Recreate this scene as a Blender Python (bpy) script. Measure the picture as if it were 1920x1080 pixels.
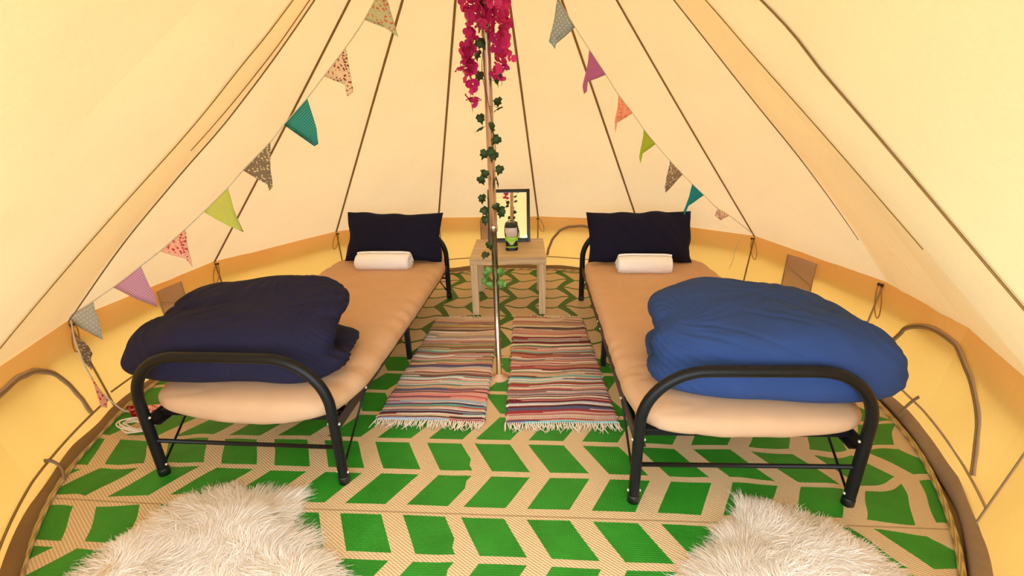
import bpy, bmesh, math, random
import numpy as np
from mathutils import Vector, Matrix

for o in list(bpy.data.objects):
    bpy.data.objects.remove(o, do_unlink=True)
scene = bpy.context.scene
COL = scene.collection
PI = math.pi
rng = np.random.default_rng(7)
random.seed(7)

# ------------------------------------------------------------------ camera
CAM_H, PITCH, ROLL, YAW, FPX = 1.3966, 0.3576, -0.0252, 0.0719, 860.83
def cam_matrix():
    cy_, sy_ = math.cos(YAW), math.sin(YAW)
    cp, sp = math.cos(PITCH), math.sin(PITCH)
    rx = Vector((cy_, sy_, 0.0))
    fw = Vector((-sy_ * cp, cy_ * cp, -sp))
    dn = Vector((sy_ * sp, -cy_ * sp, -cp))
    cr, sr = math.cos(ROLL), math.sin(ROLL)
    right = rx * cr - dn * sr
    down = rx * sr + dn * cr
    up, back = -down, -fw
    return Matrix(((right.x, up.x, back.x, 0.0), (right.y, up.y, back.y, 0.0),
                   (right.z, up.z, back.z, CAM_H), (0, 0, 0, 1)))
cam_data = bpy.data.cameras.new('camera')
cam_data.sensor_width = 36.0
cam_data.lens = FPX / 1920.0 * 36.0
cam_data.clip_start = 0.02
cam = bpy.data.objects.new('camera', cam_data)
cam.matrix_world = cam_matrix()
COL.objects.link(cam)
scene.camera = cam

# ------------------------------------------------------------------ sky, sun, exposure
world = bpy.data.worlds.new('overcast_sky')
scene.world = world
world.use_nodes = True
bg = world.node_tree.nodes['Background']
bg.inputs[0].default_value = (0.84, 0.94, 1.08, 1)
bg.inputs[1].default_value = 6.0
sun_d = bpy.data.lights.new('sun', 'SUN')
sun_d.energy = 4.5
sun_d.angle = math.radians(25)
sun_d.color = (1.0, 0.96, 0.9)
sun = bpy.data.objects.new('sun', sun_d)
sun.rotation_euler = Vector((0.22, 0.05, -1.0)).to_track_quat('-Z', 'Y').to_euler()
COL.objects.link(sun)
vs = scene.view_settings
vs.view_transform = 'Standard'
vs.look = 'None'
vs.gamma = 1.0
vs.use_curve_mapping = False
vs.exposure = -0.12
cy = scene.cycles
cy.use_denoising = True
cy.max_bounces = 14
cy.diffuse_bounces = 8
cy.glossy_bounces = 5
cy.transmission_bounces = 10
cy.sample_clamp_indirect = 6.0

# ------------------------------------------------------------------ helpers
def lin(r, g, b):
    f = lambda c: (c / 255 / 12.92) if c / 255 <= 0.04045 else ((c / 255 + 0.055) / 1.055) ** 2.4
    return (f(r), f(g), f(b), 1.0)

def tag(o, label=None, cat=None, group=None, kind=None):
    if label: o['label'] = label
    if cat: o['category'] = cat
    if group: o['group'] = group
    if kind: o['kind'] = kind
    return o

def empty(name, loc=(0, 0, 0), rz=0.0, parent=None):
    o = bpy.data.objects.new(name, None)
    o.empty_display_size = 0.1
    o.location = loc
    o.rotation_euler = (0, 0, rz)
    COL.objects.link(o)
    if parent: o.parent = parent
    return o

def mesh_data(name, V, F, mat=None, smooth=True, uv=None, col=None):
    m = bpy.data.meshes.new(name)
    V = np.asarray(V, dtype=np.float64).reshape(-1, 3)
    if isinstance(F, np.ndarray):
        nf, k = F.shape
        m.vertices.add(len(V)); m.vertices.foreach_set('co', V.astype(np.float32).ravel())
        m.loops.add(nf * k); m.loops.foreach_set('vertex_index', F.astype(np.int32).ravel())
        m.polygons.add(nf)
        m.polygons.foreach_set('loop_start', np.arange(0, nf * k, k, dtype=np.int32))
        m.update(calc_edges=True)
    else:
        m.from_pydata(V.tolist(), [], F)
        m.update()
    if smooth:
        m.polygons.foreach_set('use_smooth', np.ones(len(m.polygons), dtype=bool))
    if uv is not None:                        # per vertex uv
        uv = np.asarray(uv, dtype=np.float32)
        l = m.uv_layers.new(name='UVMap')
        idx = np.zeros(len(m.loops), dtype=np.int32); m.loops.foreach_get('vertex_index', idx)
        l.data.foreach_set('uv', uv[idx].ravel())
    if col is not None:                       # per vertex colour (linear rgba)
        a = m.color_attributes.new('Col', 'FLOAT_COLOR', 'POINT')
        a.data.foreach_set('color', np.asarray(col, dtype=np.float32).ravel())
    if mat: m.materials.append(mat)
    m.validate()
    return m

def link(name, data, parent=None, loc=(0, 0, 0), rot=(0, 0, 0)):
    o = bpy.data.objects.new(name, data)
    COL.objects.link(o)
    o.location = loc
    o.rotation_euler = rot
    if parent: o.parent = parent
    return o

def obj(name, V, F, mat=None, parent=None, smooth=True, uv=None, col=None, loc=(0, 0, 0), rot=(0, 0, 0)):
    return link(name, mesh_data(name, V, F, mat, smooth, uv, col), parent, loc, rot)

def grid_faces(nu, nv, wrap_u=False, wrap_v=False):
    i = np.arange(nu if wrap_u else nu - 1)[:, None]
    j = np.arange(nv if wrap_v else nv - 1)[None, :]
    a = i * nv + j
    b = ((i + 1) % nu) * nv + j
    c = ((i + 1) % nu) * nv + (j + 1) % nv
    d = i * nv + (j + 1) % nv
    return np.stack([a, b, c, d], -1).reshape(-1, 4)

def bevel_box(x0, x1, y0, y1, z0, z1, bev=0.004, seg=2):
    bm = bmesh.new()
    bmesh.ops.create_cube(bm, size=1.0)
    for v in bm.verts:
        v.co = Vector(((x0 + x1) / 2 + v.co.x * (x1 - x0), (y0 + y1) / 2 + v.co.y * (y1 - y0), (z0 + z1) / 2 + v.co.z * (z1 - z0)))
    if bev > 0:
        bmesh.ops.bevel(bm, geom=bm.edges[:], offset=bev, segments=seg, affect='EDGES', profile=0.6)
    bm.verts.index_update()
    V = [v.co[:] for v in bm.verts]
    F = [[v.index for v in f.verts] for f in bm.faces]
    bm.free()
    return V, F

def tube(path, r, segs=12, closed=False, caps=True, up=(0, 0, 1)):
    P = np.asarray(path, float)
    n = len(P)
    R = np.full(n, r) if np.isscalar(r) else np.asarray(r, float)
    if closed:
        T = np.roll(P, -1, 0) - np.roll(P, 1, 0)
    else:
        T = np.gradient(P, axis=0)
    T /= np.linalg.norm(T, axis=1)[:, None] + 1e-12
    u0 = np.array(up, float)
    if abs(T[0] @ u0) > 0.95: u0 = np.array((1.0, 0.13, 0))
    Nn = np.zeros_like(P)
    v = u0 - T[0] * (u0 @ T[0]); v /= np.linalg.norm(v)
    Nn[0] = v
    for i in range(1, n):
        v = Nn[i - 1] - T[i] * (Nn[i - 1] @ T[i]); Nn[i] = v / (np.linalg.norm(v) + 1e-12)
    B = np.cross(T, Nn)
    a = np.linspace(0, 2 * PI, segs, endpoint=False)
    V = (P[:, None, :] + R[:, None, None] * (np.cos(a)[None, :, None] * Nn[:, None, :] + np.sin(a)[None, :, None] * B[:, None, :])).reshape(-1, 3)
    F = grid_faces(n, segs, wrap_u=closed, wrap_v=True).tolist()
    if caps and not closed:
        F.append(list(range(segs))[::-1]); F.append(list(range((n - 1) * segs, n * segs)))
    return V, F

def join(*parts):
    V, F, k = [], [], 0
    for v, f in parts:
        v = np.asarray(v, float).reshape(-1, 3)
        V.append(v); F += [[i + k for i in q] for q in (f.tolist() if isinstance(f, np.ndarray) else f)]
        k += len(v)
    return np.concatenate(V), F

def catmull(pts, n):
    P = np.asarray(pts, float)
    P = np.vstack([2 * P[0] - P[1], P, 2 * P[-1] - P[-2]])
    out = []
    m = len(P) - 3
    for t in np.linspace(0, m - 1e-9, n):
        i = int(t); f = t - i
        a, b, c, d = P[i:i + 4]
        out.append(0.5 * (2 * b + (c - a) * f + (2 * a - 5 * b + 4 * c - d) * f * f + (3 * b - a - 3 * c + d) * f ** 3))
    return np.array(out)

def resample(P, n):
    P = np.asarray(P, float)
    s = np.concatenate([[0], np.cumsum(np.linalg.norm(np.diff(P, axis=0), axis=1))])
    t = np.linspace(0, s[-1], n)
    return np.stack([np.interp(t, s, P[:, k]) for k in range(P.shape[1])], 1)

def lathe(profile, segs=24, cx=0.0, cy_=0.0):
    pr = np.asarray(profile, float)
    a = np.linspace(0, 2 * PI, segs, endpoint=False)
    V = np.stack([cx + pr[:, 0][:, None] * np.cos(a), cy_ + pr[:, 0][:, None] * np.sin(a), np.repeat(pr[:, 1][:, None], segs, 1)], -1).reshape(-1, 3)
    F = grid_faces(len(pr), segs, wrap_v=True).tolist()
    F.append(list(range(segs))[::-1]); F.append(list(range((len(pr) - 1) * segs, len(pr) * segs)))
    return V, F

def _hash(ix, iy, iz, seed):
    h = (ix.astype(np.int64) * 374761393 + iy.astype(np.int64) * 668265263 + iz.astype(np.int64) * 2147483647 + seed * 1274126177) & 0xffffffff
    h = ((h ^ (h >> 13)) * 1274126177) & 0xffffffff
    h = h ^ (h >> 16)
    return (h & 0xffff) / 32767.5 - 1.0

def vnoise(P, scale=1.0, seed=0):
    P = np.asarray(P, float) * scale
    i = np.floor(P).astype(np.int64); f = P - i
    f = f * f * f * (f * (f * 6 - 15) + 10)
    r = 0
    for dx in (0, 1):
        for dy in (0, 1):
            for dz in (0, 1):
                w = (f[..., 0] if dx else 1 - f[..., 0]) * (f[..., 1] if dy else 1 - f[..., 1]) * (f[..., 2] if dz else 1 - f[..., 2])
                r = r + w * _hash(i[..., 0] + dx, i[..., 1] + dy, i[..., 2] + dz, seed)
    return r

def surface_net(F, origin, h):
    nx, ny, nz = F.shape
    S = F < 0
    acc = np.zeros((nx - 1, ny - 1, nz - 1, 3)); cnt = np.zeros((nx - 1, ny - 1, nz - 1))
    cs = [(x, y, z) for x in (0, 1) for y in (0, 1) for z in (0, 1)]
    sl = lambda c: (slice(c[0], nx - 1 + c[0]), slice(c[1], ny - 1 + c[1]), slice(c[2], nz - 1 + c[2]))
    for a in cs:
        for ax in range(3):
            if a[ax] == 1: continue
            b = list(a); b[ax] = 1
            fa, fb = F[sl(a)], F[sl(b)]
            m = (fa < 0) != (fb < 0)
            t = np.where(m, fa / np.where(m, fa - fb, 1), 0)
            pos = np.array(a, float) + np.zeros(t.shape + (3,)); pos[..., ax] += t
            acc += pos * m[..., None]; cnt += m
    active = cnt > 0
    idx = -np.ones(active.shape, int); idx[active] = np.arange(active.sum())
    cell = np.stack(np.nonzero(active), 1)
    V = np.array(origin) + h * (cell + acc[active] / cnt[active][:, None])
    quads = []
    for ax in range(3):
        o1, o2 = [(1, 2), (2, 0), (0, 1)][ax]
        s0 = [slice(1, -1)] * 3; s1 = [slice(1, -1)] * 3
        s0[ax] = slice(0, -1); s1[ax] = slice(1, None)
        A, B = S[tuple(s0)], S[tuple(s1)]
        m = A != B
        pts = np.stack(np.nonzero(m), 1)
        flip = A[m]
        base = pts.copy(); base[:, o1] += 1; base[:, o2] += 1
        def at(d1, d2):
            q = base.copy(); q[:, o1] -= d1; q[:, o2] -= d2
            return idx[q[:, 0], q[:, 1], q[:, 2]]
        Q = np.stack([at(1, 1), at(0, 1), at(0, 0), at(1, 0)], 1)
        Q[~flip] = Q[~flip][:, ::-1]
        quads.append(Q)
    return V, np.concatenate(quads)

def laplace(V, F, it=3, lam=0.5):
    F = np.asarray(F)
    e = np.concatenate([F[:, [0, 1]], F[:, [1, 2]], F[:, [2, 3]], F[:, [3, 0]]])
    e = np.concatenate([e, e[:, ::-1]])
    n = np.bincount(e[:, 0], minlength=len(V))[:, None]
    for _ in range(it):
        a = np.zeros_like(V)
        np.add.at(a, e[:, 0], V[e[:, 1]])
        V = V + lam * (a / np.maximum(n, 1) - V)
    return V

def vnormals(V, F):
    F = np.asarray(F)
    n = np.cross(V[F[:, 2]] - V[F[:, 0]], V[F[:, 3]] - V[F[:, 1]])
    a = np.zeros_like(V)
    for k in range(4): np.add.at(a, F[:, k], n)
    return a / (np.linalg.norm(a, axis=1)[:, None] + 1e-12)

# ------------------------------------------------------------------ materials
class X:                                     # tiny expression -> math nodes helper
    def __init__(s, t, sock): s.t, s.s = t, sock
    def _m(s, op, *a):
        n = s.t.nodes.new('ShaderNodeMath'); n.operation = op
        for i, v in enumerate((s,) + a):
            if isinstance(v, X): s.t.links.new(v.s, n.inputs[i])
            else: n.inputs[i].default_value = v
        return X(s.t, n.outputs[0])
    def __add__(s, o): return s._m('ADD', o)
    def __radd__(s, o): return s._m('ADD', o)
    def __sub__(s, o): return s._m('SUBTRACT', o)
    def __rsub__(s, o): return (s * -1.0) + o
    def __mul__(s, o): return s._m('MULTIPLY', o)
    def __rmul__(s, o): return s._m('MULTIPLY', o)
    def __truediv__(s, o): return s._m('DIVIDE', o)
    def lt(s, o): return s._m('LESS_THAN', o)
    def gt(s, o): return s._m('GREATER_THAN', o)
    def abs(s): return s._m('ABSOLUTE')
    def floor(s): return s._m('FLOOR')
    def fract(s): return s._m('FRACT')
    def sin(s): return s._m('SINE')
    def max(s, o): return s._m('MAXIMUM', o)
    def min(s, o): return s._m('MINIMUM', o)
    def pingpong(s, o): return s._m('PINGPONG', o)
    def mod(s, o): return s._m('FLOORED_MODULO', o)

def new_mat(name):
    m = bpy.data.materials.new(name)
    m.use_nodes = True
    t = m.node_tree
    return m, t, t.nodes['Principled BSDF']

def mixc(t, fac, a, b):
    n = t.nodes.new('ShaderNodeMix'); n.data_type = 'RGBA'
    for s, v in ((n.inputs[0], fac), (n.inputs[6], a), (n.inputs[7], b)):
        if isinstance(v, X): t.links.new(v.s, s)
        elif hasattr(v, 'is_output'): t.links.new(v, s)
        else: s.default_value = v
    return n.outputs[2]

def tex(t, kind, vec=None, **kw):
    n = t.nodes.new(kind)
    for k, v in kw.items():
        if k in n.inputs: n.inputs[k].default_value = v
        else: setattr(n, k, v)
    if vec is not None: t.links.new(vec, n.inputs['Vector'])
    return n

def coords(t, which='Object'):
    return t.nodes.new('ShaderNodeTexCoord').outputs[which]

def xyz(t, vec):
    n = t.nodes.new('ShaderNodeSeparateXYZ'); t.links.new(vec, n.inputs[0])
    return [X(t, s) for s in n.outputs]

def bump(t, height, strength=0.3, dist=0.002):
    n = t.nodes.new('ShaderNodeBump'); n.inputs['Strength'].default_value = strength; n.inputs['Distance'].default_value = dist
    t.links.new(height.s if isinstance(height, X) else height, n.inputs['Height'])
    return n.outputs[0]

def scaled(t, vec, s):
    n = t.nodes.new('ShaderNodeMapping'); t.links.new(vec, n.inputs[0]); n.inputs['Scale'].default_value = s
    return n.outputs[0]

def simple(name, c, rough=0.6, metal=0.0, noise=0.06, nscale=40.0, bump_s=0.0, bump_scale=200.0, spec=0.5, sheen=0.0):
    m, t, b = new_mat(name)
    v = coords(t)
    n = tex(t, 'ShaderNodeTexNoise', v, Scale=nscale, Detail=3.0)
    f = X(t, n.outputs[0])
    dark = tuple(x * (1 - noise * 2) for x in c[:3]) + (1,)
    lite = tuple(min(1, x * (1 + noise * 2)) for x in c[:3]) + (1,)
    t.links.new(mixc(t, f, dark, lite), b.inputs['Base Color'])
    b.inputs['Roughness'].default_value = rough
    b.inputs['Metallic'].default_value = metal
    b.inputs['Specular IOR Level'].default_value = spec
    if sheen: b.inputs['Sheen Weight'].default_value = sheen
    if bump_s:
        n2 = tex(t, 'ShaderNodeTexNoise', v, Scale=bump_scale, Detail=2.0)
        t.links.new(bump(t, n2.outputs[0], bump_s), b.inputs['Normal'])
    return m

def cloth_through(name, refl, trans, mixf=0.5, bumps=0.15, blotch=0.05):
    """woven cloth that scatters part of the light back and lets part of it through"""
    m, t, b = new_mat(name)
    t.nodes.remove(b)
    out = t.nodes['Material Output']
    v = coords(t)
    big = X(t, tex(t, 'ShaderNodeTexNoise', v, Scale=2.2, Detail=5.0, Roughness=0.6).outputs[0])
    fine = X(t, tex(t, 'ShaderNodeTexNoise', v, Scale=90.0, Detail=3.0).outputs[0])
    k = (big - 0.5) * (2 * blotch) + (fine - 0.5) * (1.2 * blotch) + 1.0
    def tint(c):
        n = t.nodes.new('ShaderNodeVectorMath'); n.operation = 'SCALE'
        n.inputs[0].default_value = c[:3]; t.links.new(k.s, n.inputs['Scale']); return n.outputs[0]
    d = t.nodes.new('ShaderNodeBsdfDiffuse'); tr = t.nodes.new('ShaderNodeBsdfTranslucent')
    t.links.new(tint(refl), d.inputs[0]); t.links.new(tint(trans), tr.inputs[0])
    if bumps:
        bn = bump(t, fine, bumps, 0.002)
        t.links.new(bn, d.inputs['Normal'])
    mx = t.nodes.new('ShaderNodeMixShader'); mx.inputs[0].default_value = mixf
    t.links.new(d.outputs[0], mx.inputs[1]); t.links.new(tr.outputs[0], mx.inputs[2])
    t.links.new(mx.outputs[0], out.inputs[0])
    return m

M = {}
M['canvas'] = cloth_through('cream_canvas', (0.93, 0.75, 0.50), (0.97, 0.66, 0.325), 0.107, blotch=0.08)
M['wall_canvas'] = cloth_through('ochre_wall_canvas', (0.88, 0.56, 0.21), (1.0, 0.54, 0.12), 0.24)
M['lining'] = cloth_through('light_doubled_canvas', (0.9, 0.75, 0.5), (0.98, 0.84, 0.66), 0.9)
M['seam'] = cloth_through('doubled_seam_canvas', (0.42, 0.25, 0.09), (0.36, 0.19, 0.06), 0.3, blotch=0.1)
M['seam_light'] = cloth_through('taupe_zip_tape', (0.58, 0.42, 0.26), (0.55, 0.37, 0.2), 0.3, blotch=0.1)
M['sheer'] = cloth_through('taupe_vent_mesh', (0.62, 0.47, 0.33), (0.6, 0.42, 0.28), 0.4)
M['groundsheet'] = simple('brown_groundsheet', lin(126, 94, 54), 0.6, noise=0.1, nscale=6, bump_s=0.3, bump_scale=30)
M['trim'] = simple('taupe_webbing', lin(150, 124, 92), 0.8, noise=0.08, nscale=30, bump_s=0.3, bump_scale=300)
M['grass'] = simple('grass_outside', lin(82, 104, 50), 0.9, noise=0.15, nscale=3)
M['black_metal'] = simple('black_powder_coat', lin(14, 14, 17), 0.42, spec=0.3, noise=0.05, nscale=60, bump_s=0.05, bump_scale=500)
M['rail_metal'] = simple('dark_brown_rail', lin(34, 26, 22), 0.42, noise=0.08, nscale=60)
M['bolt'] = simple('bright_bolt', lin(225, 222, 215), 0.3, metal=0.6)
M['sheet'] = simple('tan_fitted_sheet', lin(206, 166, 130), 0.85, noise=0.03, nscale=12, bump_s=0.12, bump_scale=350, spec=0.3)
M['navy'] = simple('navy_duvet_cotton', lin(33, 31, 58), 0.9, noise=0.05, nscale=10, bump_s=0.12, bump_scale=350, spec=0.25)
M['blue'] = simple('blue_duvet_cotton', lin(46, 70, 124), 0.9, noise=0.05, nscale=10, bump_s=0.12, bump_scale=350, spec=0.25)
M['pillow'] = simple('dark_navy_pillowcase', lin(22, 20, 42), 0.9, noise=0.05, nscale=10, bump_s=0.12, bump_scale=350, spec=0.2)
M['towel'] = simple('white_terry', lin(250, 248, 250), 0.95, noise=0.03, nscale=80, bump_s=0.6, bump_scale=260)
M['cotton'] = simple('white_cotton_thread', lin(232, 222, 205), 0.9, noise=0.06, nscale=60)
M['tape'] = simple('white_bias_tape', lin(214, 200, 182), 0.9, noise=0.06, nscale=60)
M['cord'] = simple('tan_cord', lin(176, 124, 62), 0.8, noise=0.08, nscale=90)
M['toggle'] = simple('dark_toggle', lin(52, 26, 22), 0.5, noise=0.1)
M['green_plastic'] = simple('lime_plastic', lin(158, 214, 40), 0.35, noise=0.03)
M['black_plastic'] = simple('black_plastic', lin(18, 18, 20), 0.4, noise=0.05)
M['frost'] = simple('frosted_diffuser', lin(214, 196, 190), 0.35, noise=0.02)
M['leaf'] = simple('ivy_green', lin(34, 62, 24), 0.5, noise=0.22, nscale=30)
M['leaf_light'] = simple('pale_ivy_green', lin(92, 140, 62), 0.45, noise=0.2, nscale=30)
M['stem'] = simple('brown_stem', lin(86, 62, 34), 0.7, noise=0.1)
M['petal'] = cloth_through('magenta_petal', (0.78, 0.06, 0.32), (0.80, 0.09, 0.36), 0.35, bumps=0, blotch=0.25)
M['petal2'] = cloth_through('deep_pink_petal', (0.58, 0.03, 0.22), (0.62, 0.05, 0.26), 0.35, bumps=0, blotch=0.25)
M['fur'] = cloth_through('cream_wool', (0.93, 0.87, 0.79), (0.9, 0.83, 0.74), 0.22, bumps=0, blotch=0.06)
M['hide'] = simple('sheepskin_hide', lin(225, 208, 185), 0.9, noise=0.05)

def metal_mat(name, c, rough):
    m, t, b = new_mat(name)
    v = coords(t)
    n = tex(t, 'ShaderNodeTexNoise', scaled(t, v, (60, 60, 2)), Scale=1.0, Detail=3.0)
    f = X(t, n.outputs[0])
    t.links.new(mixc(t, f, tuple(x * 0.9 for x in c[:3]) + (1,), c), b.inputs['Base Color'])
    b.inputs['Metallic'].default_value = 1.0
    t.links.new((f * 0.12 + (rough - 0.06)).s, b.inputs['Roughness'])
    return m
M['pole_upper'] = metal_mat('brushed_pole_steel', lin(196, 168, 156), 0.34)
M['pole_lower'] = metal_mat('polished_pole_steel', lin(205, 192, 184), 0.16)

def mirror_mat():
    m, t, b = new_mat('silvered_glass')
    n = tex(t, 'ShaderNodeTexNoise', coords(t), Scale=3.0)
    t.links.new(mixc(t, X(t, n.outputs[0]), (0.95, 0.96, 0.93, 1), (0.97, 0.98, 0.95, 1)), b.inputs['Base Color'])
    b.inputs['Metallic'].default_value = 1.0
    b.inputs['Roughness'].default_value = 0.0
    return m
M['mirror'] = mirror_mat()

def wood_mat():
    m, t, b = new_mat('pale_oak_laminate')
    v = scaled(t, coords(t), (3.0, 70.0, 70.0))
    n = tex(t, 'ShaderNodeTexNoise', v, Scale=1.0, Detail=5.0, Roughness=0.65, Distortion=0.4)
    n2 = tex(t, 'ShaderNodeTexNoise', scaled(t, coords(t), (1.2, 16.0, 16.0)), Scale=1.0, Detail=2.0)
    f = X(t, n.outputs[0]) * 0.6 + X(t, n2.outputs[0]) * 0.4
    f = (f - 0.35) * 3.0
    t.links.new(mixc(t, f, lin(182, 150, 110), lin(228, 200, 158)), b.inputs['Base Color'])
    b.inputs['Roughness'].default_value = 0.5
    return m
def wood_mat_v():
    m, t, b = new_mat('pale_oak_laminate_upright')
    v = scaled(t, coords(t), (70.0, 70.0, 3.0))
    n = tex(t, 'ShaderNodeTexNoise', v, Scale=1.0, Detail=5.0, Roughness=0.65, Distortion=0.4)
    f = (X(t, n.outputs[0]) - 0.35) * 3.0
    t.links.new(mixc(t, f, lin(184, 152, 112), lin(228, 202, 160)), b.inputs['Base Color'])
    b.inputs['Roughness'].default_value = 0.5
    return m
M['wood'] = wood_mat(); M['wood_v'] = wood_mat_v()

def mat_pattern():
    """woven plastic mat: zigzag bars and cross lines; colours swap beyond the second join"""
    m, t, b = new_mat('woven_chevron_mat')
    v = coords(t)
    wob = tex(t, 'ShaderNodeTexNoise', v, Scale=2.3, Detail=2.0)
    wsep = t.nodes.new('ShaderNodeSeparateColor'); t.links.new(wob.outputs['Color'], wsep.inputs[0])
    wx, wy = X(t, wsep.outputs[0]) - 0.5, X(t, wsep.outputs[1]) - 0.5
    x0, y0, z0 = xyz(t, v)
    side = ((x0 + 0.25).abs() - 0.75).max(0.0)               # looser weave towards the rim
    x = x0 + wx * (side * 0.10 + 0.012) + x0.gt(-0.312) * y0.lt(2.4) * 0.022    # pattern jumps where the mat is creased
    y = y0 + wy * (side * 0.20 + 0.014)
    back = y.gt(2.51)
    wav = (x * 26.0).sin() * 0.022 * back
    yy = y + wav
    PY = 0.1985
    ty = (yy - 1.31) / PY
    tri = (1.0 + ty).pingpong(1.0)                         # 1 at joins, 0 half way
    xb = (x + 0.266 + tri * 0.112).mod(0.2425)               # bar position within one repeat
    barw = 0.083 - back * 0.018
    bar = (barw - xb).gt(0.0)
    # cross lines at every node
    fr = (ty + 0.5).fract() - 0.5
    dl = fr.abs() * PY
    join_ = ((yy - 1.31).abs()).lt(0.06)
    lw = 0.0145 + join_ * 0.010 - back * 0.003
    line = (lw - dl).gt(0.0)
    beige = bar.max(line)
    beige = (beige - back).abs()                             # colours swap past the join
    stitch = ((x0 * 2.0 + y0 * 3.0) * 190.0).sin()
    rib = (y0 * 760.0).sin()
    weave = (x0 * 700.0).sin() * 0.5 + rib * 0.5
    nse = X(t, tex(t, 'ShaderNodeTexNoise', v, Scale=7.0, Detail=3.0).outputs[0])
    green = mixc(t, nse, lin(22, 108, 22), lin(48, 150, 40))
    green = mixc(t, back * 0.55, green, lin(26, 66, 14))  # dimmer light on the back half, painted in as a deeper green
    bg_ = mixc(t, (stitch * 0.5 + 0.5) * 0.55, lin(225, 198, 156), lin(160, 128, 86))
    seamd = ((y0 - 1.298).abs()).lt(0.003)
    seamd = seamd.max(((y0 - 2.51).abs()).lt(0.003))
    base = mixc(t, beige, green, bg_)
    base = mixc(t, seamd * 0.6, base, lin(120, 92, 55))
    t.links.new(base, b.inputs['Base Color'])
    b.inputs['Roughness'].default_value = 0.42
    b.inputs['Specular IOR Level'].default_value = 0.4
    t.links.new(bump(t, weave + stitch * beige * 1.2, 0.35, 0.0016), b.inputs['Normal'])
    return m
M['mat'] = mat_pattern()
def binding_mat():
    m, t, b = new_mat('braided_binding')
    u, v_, w_ = xyz(t, coords(t, 'UV'))
    s = ((u * 420.0 + v_ * 9.0).sin()) * 0.5 + 0.5
    t.links.new(mixc(t, s, lin(206, 178, 112), lin(150, 122, 66)), b.inputs['Base Color'])
    b.inputs['Roughness'].default_value = 0.6
    t.links.new(bump(t, s, 0.5, 0.003), b.inputs['Normal'])
    return m
M['binding'] = binding_mat()

def rag_mat():
    m, t, b = new_mat('rag_weave')
    a = t.nodes.new('ShaderNodeVertexColor'); a.layer_name = 'Col'
    v = coords(t)
    x0, y0, z0 = xyz(t, v)
    w = (x0 * 820.0).sin() * 0.5 + 0.5
    n = X(t, tex(t, 'ShaderNodeTexNoise', v, Scale=120.0, Detail=2.0).outputs[0])
    t.links.new(mixc(t, (n - 0.35) * 0.55, a.outputs[0], (0.16, 0.12, 0.11, 1)), b.inputs['Base Color'])
    b.inputs['Roughness'].default_value = 0.95
    t.links.new(bump(t, w + n * 0.8, 0.6, 0.002), b.inputs['Normal'])
    return m
M['rag'] = rag_mat()

def flag_mat(name, base, spots=None, style='plain', scale=60.0):
    m = cloth_through(name, base[:3], base[:3], 0.42, bumps=0.1)
    t = m.node_tree
    d = [n for n in t.nodes if n.type == 'BSDF_DIFFUSE'][0]; tr = [n for n in t.nodes if n.type == 'BSDF_TRANSLUCENT'][0]
    uv = coords(t, 'UV')
    if style == 'gingham':
        u, v, w = xyz(t, uv)
        f = (u * scale).fract().gt(0.5) * 0.5 + (v * scale).fract().gt(0.5) * 0.5
        c = mixc(t, f, base, spots)
    elif style == 'dots':
        vo = tex(t, 'ShaderNodeTexVoronoi', uv, Scale=scale, Randomness=0.15)
        c = mixc(t, X(t, vo.outputs['Distance']).lt(0.27), base, spots)
    elif style == 'floral':
        vo = tex(t, 'ShaderNodeTexVoronoi', uv, Scale=scale, Randomness=1.0)
        no = X(t, tex(t, 'ShaderNodeTexNoise', uv, Scale=scale * 0.35, Detail=2.0).outputs[0])
        c = mixc(t, X(t, vo.outputs['Distance']).lt(0.38) * no.gt(0.46), base, spots)
    elif style == 'posy':                      # one bunch of flowers near an edge
        u, v, w = xyz(t, uv)
        vo = tex(t, 'ShaderNodeTexVoronoi', uv, Scale=scale, Randomness=1.0)
        near = ((u - 0.02).abs() + (v + 0.085).abs() * 0.6).lt(0.05)
        c = mixc(t, X(t, vo.outputs['Distance']).lt(0.55) * near, base, spots)
    else:
        return m
    t.links.new(c, d.inputs[0]); t.links.new(c, tr.inputs[0])
    return m

# ------------------------------------------------------------------ the tent
CX, CY = -0.2475, 2.2562
APEX = np.array((CX, CY, 2.666))
def rad(a, r, z):
    t = math.radians(a)
    return np.array((CX + r * math.cos(t), CY + r * math.sin(t), z))

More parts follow.
